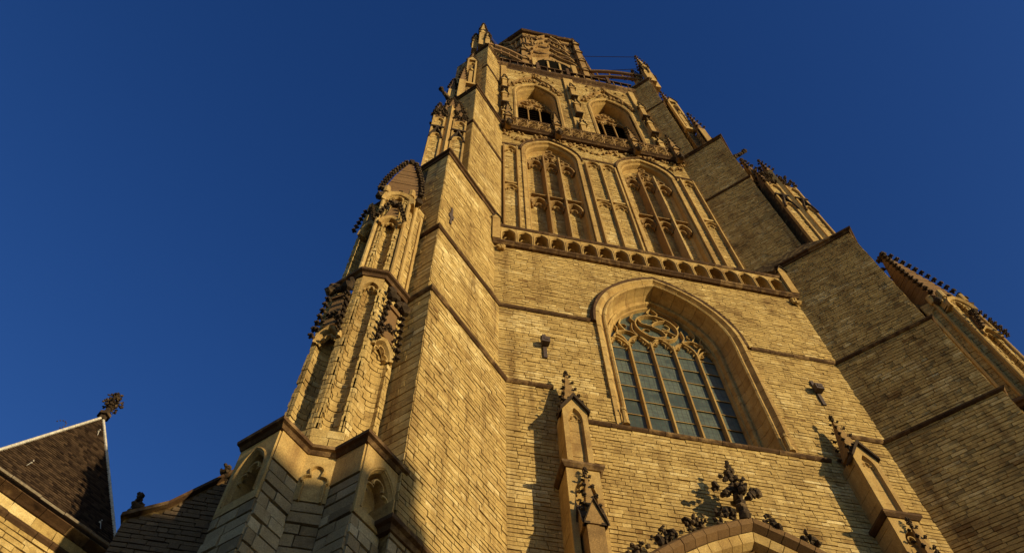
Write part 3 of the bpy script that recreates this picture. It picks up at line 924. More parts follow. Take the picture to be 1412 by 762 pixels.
# ------------------------------------------------------------------ stage two: blind traceried windows
fr2 = yplane(1.0)
for W in W2:
    H = holder('blind_window', T, 'left blind window above the arcaded parapet' if W['cx'] < 0 else 'right blind window above the arcaded parapet')
    cx = W['cx']
    m = MB()
    farch(m, fr2, cx, 1.34, 1.95, 34.9, 34.85, [(0, -.05), (.09, -.05), (.09, .08), (.04, .12), (0, .08)], 10)
    m.build('hood_mould', M_STRING, H)
    m = MB()
    farch(m, fr2, cx, 1.18, 1.75, 34.8, 23.5, [(0, -.1), (.0, .06), (.15, .07), (.16, -.2), (0, -.2)], 9, split=.5, tone=.5)
    farch(m, fr2, cx, 1.08, 1.65, 34.75, 23.5, [(-.02, -.4), (.0, -.1), (.06, -.02), (.12, -.06), (.12, -.4)], 9)
    farch(m, fr2, cx, 1.0, 1.55, 34.7, 23.5, [(-.03, -.6), (-.02, -.42), (.06, -.32), (.1, -.3), (.1, -.6)], 9)
    m.build('arch_mould', M_STONE, H)
    m = MB()
    frb = yplane(1.42)
    fpoly(m, frb, [(cx+a, b) for a, b in arch_outline(1.06, 1.6, 34.7, 23.4, 8)], -.02, -.2)
    m.build('back_panel', M_MORTAR, H)
    bricks(Frame((0, 1.42), (1, 0), (0, -1)), 25.5, 36.2, lambda z: [(cx-max(.02, arch_half(dict(w=1.02, h=1.5, zs=34.7, z0=0), z)), cx+max(.02, arch_half(dict(w=1.02, h=1.5, zs=34.7, z0=0), z)))], 'brick')
    m = MB()
    for x in (-.35, .35):
        ftube(m, frb, [(cx+x, 23.5), (cx+x, 34.9)], .22, .06, .2)
    ftube(m, frb, [(cx-1.0, 30.35), (cx+1.0, 30.35)], .2, .06, .14)
    for zc in (29.55, 33.75):
        for i in (-1, 0, 1):
            for s in (-1, 1):
                ftube(m, frb, [(cx+.7*i+s*x, z) for x, z in arc(0, zc, .3, 0, 90, 6, .55)], .16, .05, .14)
            trefoil(m, frb, cx+.7*i, zc-.02, .27, .14, .035)
            for s in (-1, 1):
                fpoly(m, frb, [(cx+.7*i+s*.34, zc), (cx+.7*i+s*.34, zc+.75), (cx+.7*i+s*.02, zc+.72), (cx+.7*i+s*.1, zc+.5), (cx+.7*i+s*.24, zc+.25)], .03, .2)
    for i, (a, b, r) in enumerate([(-.35, 34.75, .27), (.35, 34.75, .27), (0, 35.3, .25), (-.65, 34.55, .18), (.65, 34.55, .18), (0, 35.85, .13)]):
        ftube(m, frb, arc(cx+a, b, r, 0, 360, 14)[:-1], .16, .045, .12, closed=True)
        for q in range(4):
            ang = q*math.pi/2+i
            ftube(m, frb, arc(cx+a+r*.45*math.cos(ang), b+r*.45*math.sin(ang), r*.4, math.degrees(ang)-100, math.degrees(ang)+100, 5), .14, .025, .08)
    m.build('tracery', M_CARVED, H)
m = MB(); ms = MB()
for s in (-1, 1):
    # pilaster strips, panel heads and string pieces between the windows
    for x in (.0, .66, 3.72, 4.3):
        if x == 0 and s > 0: continue
        ftube(m, fr2, [(s*x, 23.3), (s*x, 34.6 if x < 1 else 34.9)], .05, .055, .1)
    for (a, b) in ((.0, .66), (3.72, 4.3)):
        c0 = s*(a+b)/2; hw = (b-a)/2
        for q in (-1, 1):
            ftube(m, fr2, [(c0+q*x, z) for x, z in arc(0, 34.3, hw, 0, 90, 6, .55)], .05, .05, .08)
            ftube(m, fr2, [(c0+q*x, z) for x, z in arc(0, 29.95, hw, 0, 90, 6, .42)], .05, .04, .07)
        trefoil(m, fr2, c0, 34.25, hw*.85, .05, .03); trefoil(m, fr2, c0, 29.9, hw*.85, .05, .03)
        fbox(m, fr2, c0-hw, c0+hw, .0, .1, 30.55, 30.68)
    band(ms, [(s*4.36, 1.0), (s*3.6, 1.0)] if s > 0 else [(-3.6, 1.0), (-4.36, 1.0)], 35.25, STR)
band(ms, [(.73, 1.0), (-.73, 1.0)], 35.25, STR)
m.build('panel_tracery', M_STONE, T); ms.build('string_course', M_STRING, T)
# foliage frieze under the second gallery
fz = MB()
for k in range(5):
    cxk = -3.5+1.75*k
    for i in range(15):
        t = i/14; x = cxk-.8+1.6*t
        if abs(abs(x)-2.17) < .75: zz = 37.0
        else: zz = 36.9-.75*math.sin(t*math.pi)
        lump(fz, (x+random.uniform(-.08, .08), .95, zz+random.uniform(-.16, .16)), random.uniform(.04, .12))
for s in (-1, 1):
    for i in range(26):
        x = 4.3*random.random(); lump(fz, (s*x, .95, 37.05+random.uniform(-.1, .1)), random.uniform(.05, .09))
fz.build('foliage_frieze', M_CARVED, T)

# ------------------------------------------------------------------ gallery two
G2 = holder('upper_gallery', T, 'traceried parapet below the belfry openings')
m = MB()
band(m, [(4.45, .85), (-4.45, .85)], 37.4, [(-.2, -.08), (.0, -.07), (.06, .0), (.12, .03), (.12, .09), (.05, .13), (-.2, .13)])
band(m, [(4.3, .8), (-4.3, .8)], 38.75, [(-.16, -.05), (.03, -.05), (.07, .02), (.04, .1), (-.16, .1)])
m.build('gallery_cornice', M_STRING, G2)
frg = yplane(.78)
for i in range(16):
    m = MB(); xa = -4.2+i*.525; xb = xa+.525; xm = (xa+xb)/2
    for q, (du, dz) in enumerate(((.13, 0), (-.13, 0), (0, .15), (0, -.15))):
        ftube(m, frg, arc(xm+du, 38.12+dz, .11, 0, 360, 8)[:-1], -.03, .03, .06, closed=True)
    ftube(m, frg, arc(xm, 38.12, .26, 0, 360, 12, .5)[:-1], -.03, .03, .07, closed=True)
    fbox(m, frg, xa-.02, xa+.02, -.1, .03, 37.5, 38.7)
    m.build('parapet_panel', M_CARVED, G2)
for x in (-4.12, -1.75, 2.05, 4.12):
    m = MB(); dk = MB()
    fbox(m, yplane(.72, x), -.13, .13, -.13, .13, 37.0, 39.1)
    for zq in (37.2, 38.2):
        gablet(m, dk, yplane(.72, x), 0, .17, zq, .4, .1, .2, 2, .05, .03, False)
    lump(dk, (x, .55, 37.1), .17); lump(dk, (x, .5, 36.9), .12)
    spire(m, dk, x, .72, .24, 39.05, 40.7, 4, .09)
    o = m.build('parapet_pinnacle', M_CARVED, G2); dk.build('crocket', M_CROCKET, o)

# ------------------------------------------------------------------ stage three: belfry openings
fr3 = yplane(1.65)
for W in W3:
    H = holder('belfry_opening', T, 'left louvred belfry opening' if W['cx'] < 0 else 'right louvred belfry opening')
    cx = W['cx']
    m = MB()
    farch(m, fr3, cx, 1.18, 2.1, 46.9, 39.2, [(0, -.15), (.0, .06), (.1, .1), (.18, .06), (.18, -.15)], 9)
    farch(m, fr3, cx, 1.06, 1.95, 46.85, 39.2, [(-.03, -1.05), (.02, -.2), (.06, -.05), (.12, -.1), (.14, -1.05)], 9)
    m.build('arch_mould', M_STONE, H)
    frl = yplane(2.55)
    m = MB(); fbox(m, frl, cx-1.1, cx+1.1, -.2, -.25, 39, 49.2); m.build('painted_dark', M_DARK, H)  # thin panel, the shade behind the louvres put into its black colour
    m = MB()
    for i in range(9):
        z = 43.3+.42*i
        m.add([frl(cx-1.02, .1, z), frl(cx+1.02, .1, z), frl(cx+1.02, -.15, z+.32), frl(cx-1.02, -.15, z+.32), frl(cx-1.02, .1, z+.04), frl(cx+1.02, .1, z+.04), frl(cx+1.02, -.15, z+.36), frl(cx-1.02, -.15, z+.36)], BOXF)
    m.build('louvre', M_LOUVRE, H)
    m = MB()
    for x in (-.34, .34): fbox(m, frl, cx+x-.03, cx+x+.03, .1, .2, 42.6, 47)
    fbox(m, frl, cx-1.05, cx+1.05, -.1, .25, 42.3, 42.8)
    o = arch_outline(1.05, 1.9, 46.85, 46.75, 8)
    fpoly(m, frl, [(cx+a, b) for a, b in o], .05, .16)
    for i in (-1, 0, 1):
        trefoil(m, frl, cx+.68*i, 46.5, .3, .2, .05)
    for a, b, r in [(-.4, 47.4, .27), (.4, 47.4, .27), (0, 48.0, .25)]:
        ftube(m, frl, arc(cx+a, b, r, 0, 360, 12)[:-1], .2, .05, .08, closed=True)
        lump(m, frl(cx+a, .2, b), .12)
    fpoly(m, frl, [(cx-1.05, 41), (cx+1.05, 41), (cx+1.05, 42.4), (cx-1.05, 42.4)], .0, .1)
    for i in range(4): trefoil(m, frl, cx-.78+.52*i, 41.9, .24, .12, .05)
    m.build('tracery', M_CARVED, H)
    m = MB()
    A = arch_pts(1.42, 2.55, 47.1, 47.1, 14)
    for s in (-1, 1):
        for (x, z, nx, nz) in A[3:]:
            for q in range(3):
                lump(m, fr3(cx+s*(x+nx*random.uniform(-.02, .4))+random.uniform(-.08, .08), .06, z+nz*random.uniform(-.02, .5)), random.uniform(.05, .13))
        ftube(m, fr3, smooth([(cx+s*1.4, 48.2), (cx+s*.9, 49.6), (cx+s*.35, 50.3), (cx, 51.3)]), .06, .07, .1)
    finial(m, fr3(cx, .1, 50.6), .28)
    for i in range(14):
        lump(m, fr3(cx+random.uniform(-1.4, 1.4), .04, random.uniform(50.3, 51.6)), random.uniform(.05, .1))
    m.build('foliage_hood', M_CARVED, H)
m = MB(); dk = MB(); pm = MB()
for x in (0, -4.12, 4.12):
    frx = yplane(1.65, x)
    fbox(m, frx, -.3 if x == 0 else -.16, .3 if x == 0 else .16, 0, .14, 39, 52)
    for z in ((39.6, 43.0, 46.0) if x else (40.0, 43.8, 47.2)):
        fbox(m, frx, -.13, .13, .14, .38, z, z+1.7)
        gablet(m, dk, frx, 0, .2, z+1.6, .55, .2, .42, 2, .07, .03, False)
        spire(m, dk, x, 1.35, .2, z+1.9, z+3.0, 3, .08)
        fbox(dk, frx, -.2, .2, .1, .45, z-.15, z)
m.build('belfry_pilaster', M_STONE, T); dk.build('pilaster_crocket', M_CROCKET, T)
# top parapet
m = MB()
band(m, [(4.5, 1.65), (-4.5, 1.65)], 52.2, [(-.4, -.35), (.0, -.3), (.08, -.1), (.25, .05), (.27, .25), (.15, .4), (-.4, .5)])
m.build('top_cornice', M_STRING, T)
m = MB()
frt = yplane(1.45)
band(m, [(4.4, 1.45), (-4.4, 1.45)], 53.5, [(-.1, -.05), (.04, -.05), (.06, .03), (-.1, .06)])
for i in range(18): fbox(m, frt, -4.2+i*.49-.025, -4.2+i*.49+.025, -.04, .03, 52.6, 53.5)
for x in (-1.9, 0.1, 2.8): fbox(m, frt, x-.1, x+.1, -.1, .1, 52.5, 54.1)
m.build('top_parapet', M_STRING, T)

# ------------------------------------------------------------------ octagon on top
OC = holder('octagon_lantern', T)
def octo(hs_, cy, ap): return [(-hs_, cy-ap), (hs_, cy-ap), (ap, cy-hs_), (ap, cy+hs_), (hs_, cy+ap), (-hs_, cy+ap), (-ap, cy+hs_), (-ap, cy-hs_)]
m = MB(); prism(m, octo(2.12, 8.1, 5.12), 53, 71.6)
m.build('octagon_wall', M_CARVED, OC)
m = MB(); st = MB()
for zc, o_ in ((59.8, .1), (64.5, .12), (67.0, .1), (69.6, .14), (71.6, .22)):
    band(st, [(4.9, 5.76), (2.12, 2.98), (-2.12, 2.98), (-5.12, 5.98)], zc, [(-.05, -.15), (o_, -.1), (o_*1.6, .05), (-.05, .2)])
st.build('octagon_string', M_STRING, OC)
fro = yplane(2.98)
frd = Frame((-2.12, 2.98), (-S2, S2), (-S2, -S2))
for fr_, u0_, u1_, n_ in ((fro, -2.1, 2.1, 1), (frd, 0, 4.2, 1)):
    um = (u0_+u1_)/2
    for k in range(5):
        for s in (-1, 1):
            w_ = 2.0-.25*k
            ftube(m, fr_, smooth([(um+s*w_, 61.6+1.9*k), (um+s*w_*.8, 62.9+1.9*k), (um+s*w_*.35, 63.7+1.9*k), (um, 64.9+1.9*k)], 3), .06, .1, .14)
    for i in range(70):
        lump(m, fr_(random.uniform(u0_, u1_), .03, random.uniform(62.5, 71.2)), random.uniform(.05, .16), (1, 1, .6))
    for k in range(9):
        uu = u0_+(k+.5)*(u1_-u0_)/9
        fbox(m, fr_, uu-.05, uu+.05, .0, .1, 67.1, 69.5)
m.build('octagon_carving', M_CARVED, OC)
m = MB()
fpoly(m, fro, arch_outline(1.25, 1.4, 61.6, 54, 6), .01, .03)  # sheets on the solid wall, coloured black for the shade of openings
frd2 = Frame((-2.12, 2.98), (-S2, S2), (-S2, -S2))
fpoly(m, frd2, [(a+2.1, b) for a, b in arch_outline(1.25, 1.4, 61.6, 54, 6)], .01, .03)
m.build('octagon_dark_sheet', M_DARK, OC)
m = MB()
for x in (-.45, .45): fbox(m, fro, x-.07, x+.07, .02, .15, 54, 62)
for x in (-1.5, 1.5): fbox(m, fro, x-.18, x+.18, .02, .22, 54, 62)
m.build('octagon_mullion', M_STONE, OC)
# rough capping above the cornice of the octagon
m = MB(); prism(m, octo(2.1, 8.1, 5.05), 71.75, 73.4, None, [(p[0]*.7, 8.1+(p[1]-8.1)*.7) for p in octo(2.1, 8.1, 5.05)]); m.build('octagon_roof', M_SLATE, OC)
for (x, y, z0, z1) in [(2.25, 2.75, 53, 72.2), (-2.3, 2.8, 53, 66)]:
    m = MB(); dk = MB()
    fbox(m, yplane(y, x), -.2, .2, -.3, .2, z0, z1-3.5)
    for z in range(int(z1)-12, int(z1)-2, 3): gablet(m, dk, yplane(y, x), 0, .26, z, .7, .1, .3, 2, .1, .05, False)
    spire(m, dk, x, y, .36, z1-3.6, z1, 5, .12)
    o = m.build('octagon_pinnacle', M_CARVED, OC); dk.build('crocket', M_CROCKET, o)

# ------------------------------------------------------------------ corner turrets
def concave(a, b, n=6, depth=.13, rib=.1):
    """plan points of a face a->b with a hollow niche between two ribs (outward = left of travel)"""
    dx, dy = b[0]-a[0], b[1]-a[1]; L = math.hypot(dx, dy); ux, uy = dx/L, dy/L; nx, ny = -uy, ux
    def P(s_, q): return (a[0]+ux*s_+nx*q, a[1]+uy*s_+ny*q)
    pts = [a, P(rib*.45, .0), P(rib*.5, -.03), P(rib*.62, -.03), P(rib*.68, .0), P(rib, .0), P(rib+.004, -.07)]
    for i in range(1, n):
        t = i/n
        pts.append(P(rib+(L-2*rib)*t, -.07-depth*math.sin(math.pi*t)**.7))
    pts += [P(L-rib-.004, -.07), P(L-rib, .0), P(L-rib*.68, .0), P(L-rib*.62, -.03), P(L-rib*.5, -.03), P(L-rib*.45, .0)]
    return pts

for flip in (False, True):
    TU = holder('corner_turret', T, 'niched stair turret in the sun at the left corner' if not flip else 'niched turret behind the right buttress')
    # plan, travelling right to left: kink, o1, o2, o3
    K = (-6.96, -1.57); O1 = (-7.44, -2.05); O2 = (-7.88, -2.05); O3 = (-8.36, -1.57)
    base = [(-6.46, -1.84), (-7.04, -2.42), (-7.42, -2.04), (-7.86, -2.04), (-8.24, -2.42), (-8.76, -1.9)]
    # ---- base with two prongs
    bm = MB(flip)
    bi = offset_path(base, -.02)
    prism(bm, bi+[(-8.2, -.2), (-6.5, -.2)], 0, 9.2)
    bh = list(bi); c0, c1 = bi[0], bi[1]; c4, c5 = bi[4], bi[5]
    prism(bm, [(-6.62, -1.5), bi[1], bi[2], bi[3], bi[4], (-8.5, -1.6), (-8.2, -.2), (-6.5, -.2)] if False else offset_path(base, -.3)+[(-8.2, -.2), (-6.5, -.2)], 9.2, 10.5)
    bm.build('turret_base', M_MORTAR, TU)
    if not flip:
        for a, b in zip(base, base[1:]):
            L = math.hypot(b[0]-a[0], b[1]-a[1]); U = ((b[0]-a[0])/L, (b[1]-a[1])/L); N = (-U[1], U[0])
            zt = 9.22 if a in (base[0], base[4]) else (9.62 if abs(N[0]) < .3 else 9.95)
            bricks(Frame(a, U, N), 7.0, zt, lambda z: [(0, L)], 'stone_block', sig=.2, hc=.2, lr=(.2, .46), joint=.018, proud=.02, rough=.008)
    # smooth upper zone with niche heads
    sm = MB(flip)
    for i, (a, b) in enumerate(zip(base, base[1:])):
        L = math.hypot(b[0]-a[0], b[1]-a[1]); U = ((b[0]-a[0])/L, (b[1]-a[1])/L); N = (-U[1], U[0])
        fr = Frame(a, U, N)
        if i in (0, 4):
            w_ = L*.34; zb = 9.22
            fpoly(sm, fr, [(0, zb), (L, zb), (L, 10.53), (0, 10.53)], -.02, .03, .6, [[(L*.5+p, min(q, 10.5)) for p, q in arch_outline(w_, .46, 9.88, zb+.16, 7)]])
            fbox(sm, fr, L*.5-w_*1.05, L*.5+w_*1.05, -.28, -.25, zb, 10.5, .6)
            for s_ in (-1, 1): fbox(sm, fr, L*.5+s_*w_*1.05-.02, L*.5+s_*w_*1.05+.02, -.28, -.02, zb, 10.5, .6)
            farch(sm, fr, L*.5, w_, .46, 9.88, zb+.16, [(-.05, -.25), (-.03, -.03), (0, .02), (.03, .05), (.05, .03), (.05, -.25)], 7)
            trefoil(sm, fr, L*.5, 9.86, w_*.9, -.04, .022)
        elif i == 2:
            fpoly(sm, fr, [(0, 9.63), (L, 9.63), (L, 10.53), (0, 10.53)], -.02, .03, .65)
            for s in (-1, 1):
                ftube(sm, fr, [(L/2+s*.15, 9.6), (L/2+s*.15, 9.95)]+[(L/2+s*x, z) for x, z in arc(.1, 10.0, .08, -20, 110, 5)]+[(L/2+s*x, z) for x, z in arc(0, 10.18, .1, 10, 90, 4)], .05, .02, .03)
        else:
            fbox(sm, fr, 0, L, -.02, .03, 9.96, 10.53, .55)
    sm.build('niche_head', M_STONE, TU)
    stg = MB(flip)
    band(stg, base, 10.6, [(-.05, -.08), (.05, -.08), (.09, -.03), (.14, -.02), (.15, .03), (.12, .05), (-.2, .14)])
    # ---- first shaft, hollow niches
    def turret_plan(K, O1, O2, O3, dep=.13):
        return concave(K, O1, n=9, depth=.11)+concave(O1, O2, n=8, depth=.09, rib=.06)+concave(O2, O3, n=9, depth=.22)+[O3]
    O3s = (-8.42, -1.74)
    pl = turret_plan(K, O1, O2, O3s)
    b1 = MB(flip)
    prism(b1, offset_path([K, O1, O2, O3s], -.36)+[(-8.2, 0), (-6.8, 0)], 10.5, 16.0)
    b1.build('turret_core', M_MORTAR, TU)
    cs = MB(flip)
    path_courses(cs, pl, 11.0, 15.9)
    low = [(K[0], K[1]), O1, O2, O3s]
    path_courses(cs, offset_path(low, .05), 10.7, 11.05, hc=.17)
    # diag niches end at 13.4 with an arch; wall flush above it behind the canopy
    gb = MB(flip); dk = MB(flip); sx = MB(flip)
    frR = Frame(K, (-S2, -S2), (S2, -S2)); LR = math.hypot(O1[0]-K[0], O1[1]-K[1])
    LL = math.hypot(O3s[0]-O2[0], O3s[1]-O2[1]); uL = ((O3s[0]-O2[0])/LL, (O3s[1]-O2[1])/LL); frL = Frame(O2, uL, (-uL[1], uL[0]))
    frC = Frame(O1, (-1, 0), (0, -1)); LC = .44
    for fr, L in ((frR, LR), (frL, LL)):
        cu = L/2
        # ogee niche head
        farch(sx, fr, cu, L*.31, .34, 13.7, 13.65, [(-.04, -.1), (0, .06), (.05, .1), (.08, .06), (.08, -.1)], 7)
        fpoly(sx, fr, [(cu-L*.38, 13.8), (cu-L*.36, 13.65), (cu-L*.31, 13.65)]+[(cu+a, b) for a, b in arch_outline(L*.31, .34, 13.7, 13.67, 6)[1:-1]]+[(cu+L*.31, 13.65), (cu+L*.36, 13.65), (cu+L*.38, 13.8), (cu, 14.4)], -.08, .05)
        trefoil(sx, fr, cu, 13.67, L*.28, .0, .025)
        # brown canopy gable with dark crockets climbing both edges
        fpoly(gb, fr, [(cu-L*.26, 14.1), (cu+L*.26, 14.1), (cu+L*.2, 15.1), (cu-L*.2, 15.1)], -.05, .09)
        for s in (-1, 1):
            for i in range(8):
                t = i/7
                crocket(dk, fr(cu+s*L*(.36-.12*t), .1, 13.75+1.5*t), Vector(fr(s*.7, .9, .3))-Vector(fr(0, 0, 0)), .095)
            for i in range(3):
                crocket(dk, fr(cu+s*L*(.3-.1*i), .1, 13.95+.22*i), Vector(fr(s*.3, .9, .5))-Vector(fr(0, 0, 0)), .07)
        finial(dk, fr(cu, .1, 14.35), .09)
        fbox(gb, fr, cu-L*.25, cu+L*.25, -.05, .13, 15.08, 15.2)
        for i in range(6):
            lump(dk, fr(cu+(i-2.5)*L*.09, .16, 15.35+random.uniform(-.05, .12)), .085)
        for s in (-1, 1):
            lump(dk, fr(cu+s*L*.3, .2, 15.3), .12); lump(dk, fr(cu+s*L*.3, .14, 15.55), .1)
    # front niche head under the string
    fpoly(sx, frC, [(0, 15.3), (.065, 15.3)]+[(LC/2+a, b) for a, b in arch_outline(LC/2-.07, .22, 15.55, 15.4, 6)]+[(LC-.065, 15.3), (LC, 15.3), (LC, 16.0), (0, 16.0)], -.13, .02)
    trefoil(sx, frC, LC/2, 15.5, LC/2-.09, -.03, .022)
    band(stg, [(K[0]+.02, K[1]+.02), O1, O2, O3, (O3[0]+.4, O3[1]+.6)], 16.07, CAP)
    # ---- second shaft
    q = .03
    K2 = (K[0], K[1]+q); A1 = (O1[0], O1[1]+q); A2 = (O2[0], O2[1]+q); A3 = (O3[0], O3[1]+q)
    b2 = MB(flip)
    pl2 = [K2, A1]+concave(A1, A2, depth=.14, rib=.07)[1:]+concave(A2, A3, n=9, depth=.2)+[A3]
    prism(b2, offset_path([K2, A1, A2, A3], -.36)+[(-8.2, 0), (-6.8, 0)], 16.0, 20.7)
    prism(b2, offset_path([K2, A1, A2, A3], -.05)+[(-8.2, 0), (-6.8, 0)], 20.6, 21.2, None, [(-7.0, -1.2), (-7.4, -1.5), (-7.9, -1.5), (-8.2, -1.2), (-8.1, 0), (-6.9, 0)])
    b2.build('turret_core', M_MORTAR, TU)
    path_courses(cs, pl2, 16.3, 20.6)
    cs.build('turret_brickwork', M_BRICK, TU, kind='stuff')
    frR2 = Frame(K2, (-S2, -S2), (S2, -S2)); frL2 = Frame(A2, (-S2, S2), (-S2, -S2)); frC2 = Frame(A1, (-1, 0), (0, -1))
    # slender columns each side of the front niche
    for (x, y) in ((A1[0]+.1, A1[1]-.02), (A2[0]-.1, A2[1]-.02), (A1[0]+.28, A1[1]+.2)):
        prism(sx, [(x+.05*math.cos(k*math.pi/4), y+.05*math.sin(k*math.pi/4)) for k in range(8)], 16.2, 20.5)
        prism(sx, [(x+.09*math.cos(k*math.pi/4), y+.09*math.sin(k*math.pi/4)) for k in range(8)], 20.4, 20.75)
    # blank panel on the right face
    for u in (.08, LR-.1): fbox(sx, frR2, u-.035, u+.035, 0, .06, 16.3, 20.2)
    farch(sx, frR2, LR/2, LR*.36, .35, 19.95, 19.9, [(-.04, 0), (0, .07), (.06, .06), (.06, 0)], 6)
    # low canopy over the front niche, left niche canopy
    for fr, cu, w_, z0 in ((frC2, .22, .27, 18.55), (frL2, LL/2, .24, 18.5)):
        farch(sx, fr, cu, w_*.72, .3, z0, z0-.05, [(-.03, -.1), (0, .1), (.07, .13), (.07, -.1)], 6)
        trefoil(sx, fr, cu, z0-.02, w_*.62, .0, .022)
        for s in (-1, 1):
            for i in range(6):
                t = i/5
                crocket(dk, fr(cu+s*w_*(1.05-.75*t), .16, z0+.05+.85*t), Vector(fr(s*.6, 1, .4))-Vector(fr(0, 0, 0)), .09)
        fpoly(gb, fr, [(cu-w_*.6, z0+.32), (cu+w_*.6, z0+.32), (cu+w_*.2, z0+1.0), (cu-w_*.2, z0+1.0)], -.05, .1)
        lump(dk, fr(cu, .14, z0+1.0), .12)
    # big front gable with steep brown roof and dark crockets
    gc = -7.63
    frg_ = Frame((gc, -1.95), (-1, 0), (0, -1))
    farch(sx, frg_, 0, .3, .36, 20.0, 19.9, [(-.05, -.2), (0, .14), (.1, .18), (.12, .1), (.12, -.2)], 8)
    trefoil(sx, frg_, 0, 20.0, .26, .08, .03)
    fpoly(sx, frg_, [(-.42, 19.95), (-.34, 19.95)]+[(a, b) for a, b in arch_outline(.34, .4, 20.0, 19.97, 7)]+[(.34, 19.95), (.42, 19.95), (.42, 20.6), (-.42, 20.6)], -.25, .08)
    nc = 15
    for k in range(nc):
        ta, tb = k/nc, (k+1)/nc-.004
        jx = random.uniform(-.008, .008)
        vs = []
        for t in (ta, tb):
            hw = .06+.38*(1-t**1.7)+jx
            vs += [(gc-hw, -1.96+.52*t+jx, 20.6+3.7*t), (gc+hw, -1.96+.52*t+jx, 20.6+3.7*t), (gc+hw, -1.1-.2*t, 20.6+3.7*t), (gc-hw, -1.1-.2*t, 20.6+3.7*t)]
        gb.add(vs, BOXF)
    for i in range(13):
        t = i/12
        for s in (-1, 1):
            crocket(dk, (gc+s*(.07+.38*(1-t**1.7)), -1.97+.52*t, 20.7+3.5*t), (s*.9, -.6, .1), .12)
            if i % 2 == 0: crocket(dk, (gc+s*(.07+.38*(1-t**1.7)), -1.1-.2*t, 20.7+3.5*t), (s*.9, .4, .1), .12)
    lump(dk, (gc, -1.42, 24.4), .14); lump(dk, (gc, -1.3, 24.35), .13)
    finial(dk, (gc, -2.02, 20.5), .1)
    for s in (-1, 1): lump(dk, (gc+s*.48, -1.97, 20.35), .13); 
    stg.build('string_course', M_STRING, TU)
    # ---- third part above the great cap: two panels facing front with a turned pier between
    b3 = MB(flip); s3 = MB(flip); d3 = MB(flip); t3 = MB(flip)
    YF = -.72
    for (xa, xb) in ((-6.62, -6.1), (-7.4, -6.92)):
        fr = Frame((xb, YF), (-1, 0), (0, -1)); L = xb-xa
        prism(b3, [(xb, YF+.02), (xa, YF+.02), (xa, .6), (xb, .6)], 24.6, 31.6)
        path_courses(t3, [(xb-.06, YF), (xa+.06, YF)], 25.2, 31.5)
        for u in (.035, L-.035): fbox(s3, fr, u-.035, u+.035, -.02, .09, 24.8, 31.6)
        for zz in (29.2, 31.05):
            farch(s3, fr, L/2, L*.36, .32, zz, zz-.05, [(-.03, 0), (0, .1), (.05, .1), (.05, 0)], 6)
        for s in (-1, 1):
            ftube(d3, fr, smooth([(L/2+s*L*.48, 29.0), (L/2+s*L*.36, 29.45), (L/2+s*.08, 29.75), (L/2, 30.2)], 3), .1, .04, .05)
        fbox(d3, fr, -.02, L+.02, -.02, .13, 30.2, 30.32)
        spire(gb, d3, (xa+xb)/2, YF+.2, .42, 31.6, 33.6, 5, .11)
        for i in range(16): crocket(d3, fr(random.uniform(0, L), .05, random.uniform(31.5, 32.6)), (random.uniform(-.5, .5), -1, .3), .1)
    fr45 = [(-6.62, YF), (-6.77, YF-.15), (-6.92, YF)]
    prism(s3, fr45+[(-6.92, .6), (-6.62, .6)], 24.6, 33.2)
    spire(gb, d3, -6.77, YF+.02, .25, 33.1, 34.6, 4, .1)
    # spirelets climbing the weathered slope to the next cap
    for (x, y, z, h) in ((-7.3, -.1, 33.0, 2.5), (-6.95, .1, 34.6, 2.4), (-6.5, -.2, 34.3, 1.6)):
        prism(b3, [(x+.16, y-.16), (x-.16, y-.16), (x-.16, y+.5), (x+.16, y+.5)], 29, z)
        spire(gb, d3, x, y, .3, z, z+h, 4, .12)
    # ---- niche pinnacle on the cap below the belfry stage
    xm, yq = -6.12, 1.0
    fr = yplane(yq, xm)
    fbox(b3, fr, -.2, .2, -.6, .0, 38, 49.2)
    for s in (-1, 1): fbox(s3, fr, s*.23-.05, s*.23+.05, -.02, .14, 43.6, 49.2)
    fbox(s3, fr, -.3, .3, -.1, .2, 43.4, 43.7)
    farch(s3, fr, 0, .2, .4, 48.0, 47.9, [(-.04, 0), (0, .12), (.06, .12), (.06, 0)], 6)
    fbox(s3, fr, -.1, .1, 0, .12, 43.7, 46.4); lump(s3, fr(0, .1, 46.7), .14)
    gablet(s3, d3, fr, 0, .3, 48.9, .8, -.1, .16, 3, .09, .04)
    spire(gb, d3, xm, yq+.2, .36, 49.2, 52.2, 5, .11)
    for (x, y, z, h) in ((-6.5, .75, 43.0, 3.2), (-6.95, 1.1, 42.0, 2.6)):
        prism(b3, [(x+.17, y-.14), (x-.17, y-.14), (x-.17, y+.8), (x+.17, y+.8)], 37.8, z)
        fbox(s3, yplane(y-.14, x), -.17, .17, -.1, .05, 39, z)
        spire(gb, d3, x, y, .32, z, z+h, 5, .12)
    for i in range(14): crocket(d3, (-6.2-random.uniform(0, .8), .5+random.uniform(0, .3), 38.2+random.uniform(0, 1.2)), (-.5, -.7, .2), .13)
    # gargoyle
    for i in range(5): lump(d3, (-6.95-.1*i, .35-.07*i, 38.1+.04*i), .15-.012*i)
    lump(d3, (-7.42, .03, 38.35), .13)
    # ---- crowning pinnacles on the top cap
    for (x, y, hw, z0, z1, zt) in ((-5.68, .95, .22, 53.1, 57.2, 61.2), (-6.1, 1.25, .18, 53.1, 55.6, 58.6), (-5.05, 1.35, .18, 53.1, 55.4, 58.0), (-5.35, .75, .15, 53.1, 55.0, 57.4)):
        fr = yplane(y, x)
        fbox(s3, fr, -hw, hw, -hw, hw, z0, z1)
        gablet(s3, d3, fr, 0, hw*1.2, z1-.5, .9, hw*.6, hw*1.15, 2, .09, .05, False)
        frs = Frame((x, y), (0, 1), (-1, 0)); gablet(s3, d3, frs, 0, hw*1.2, z1-.5, .9, hw*.6, hw*1.15, 2, .09, .05, False)
        spire(s3, d3, x, y, hw*1.8, z1, zt-.4, 5, .13)
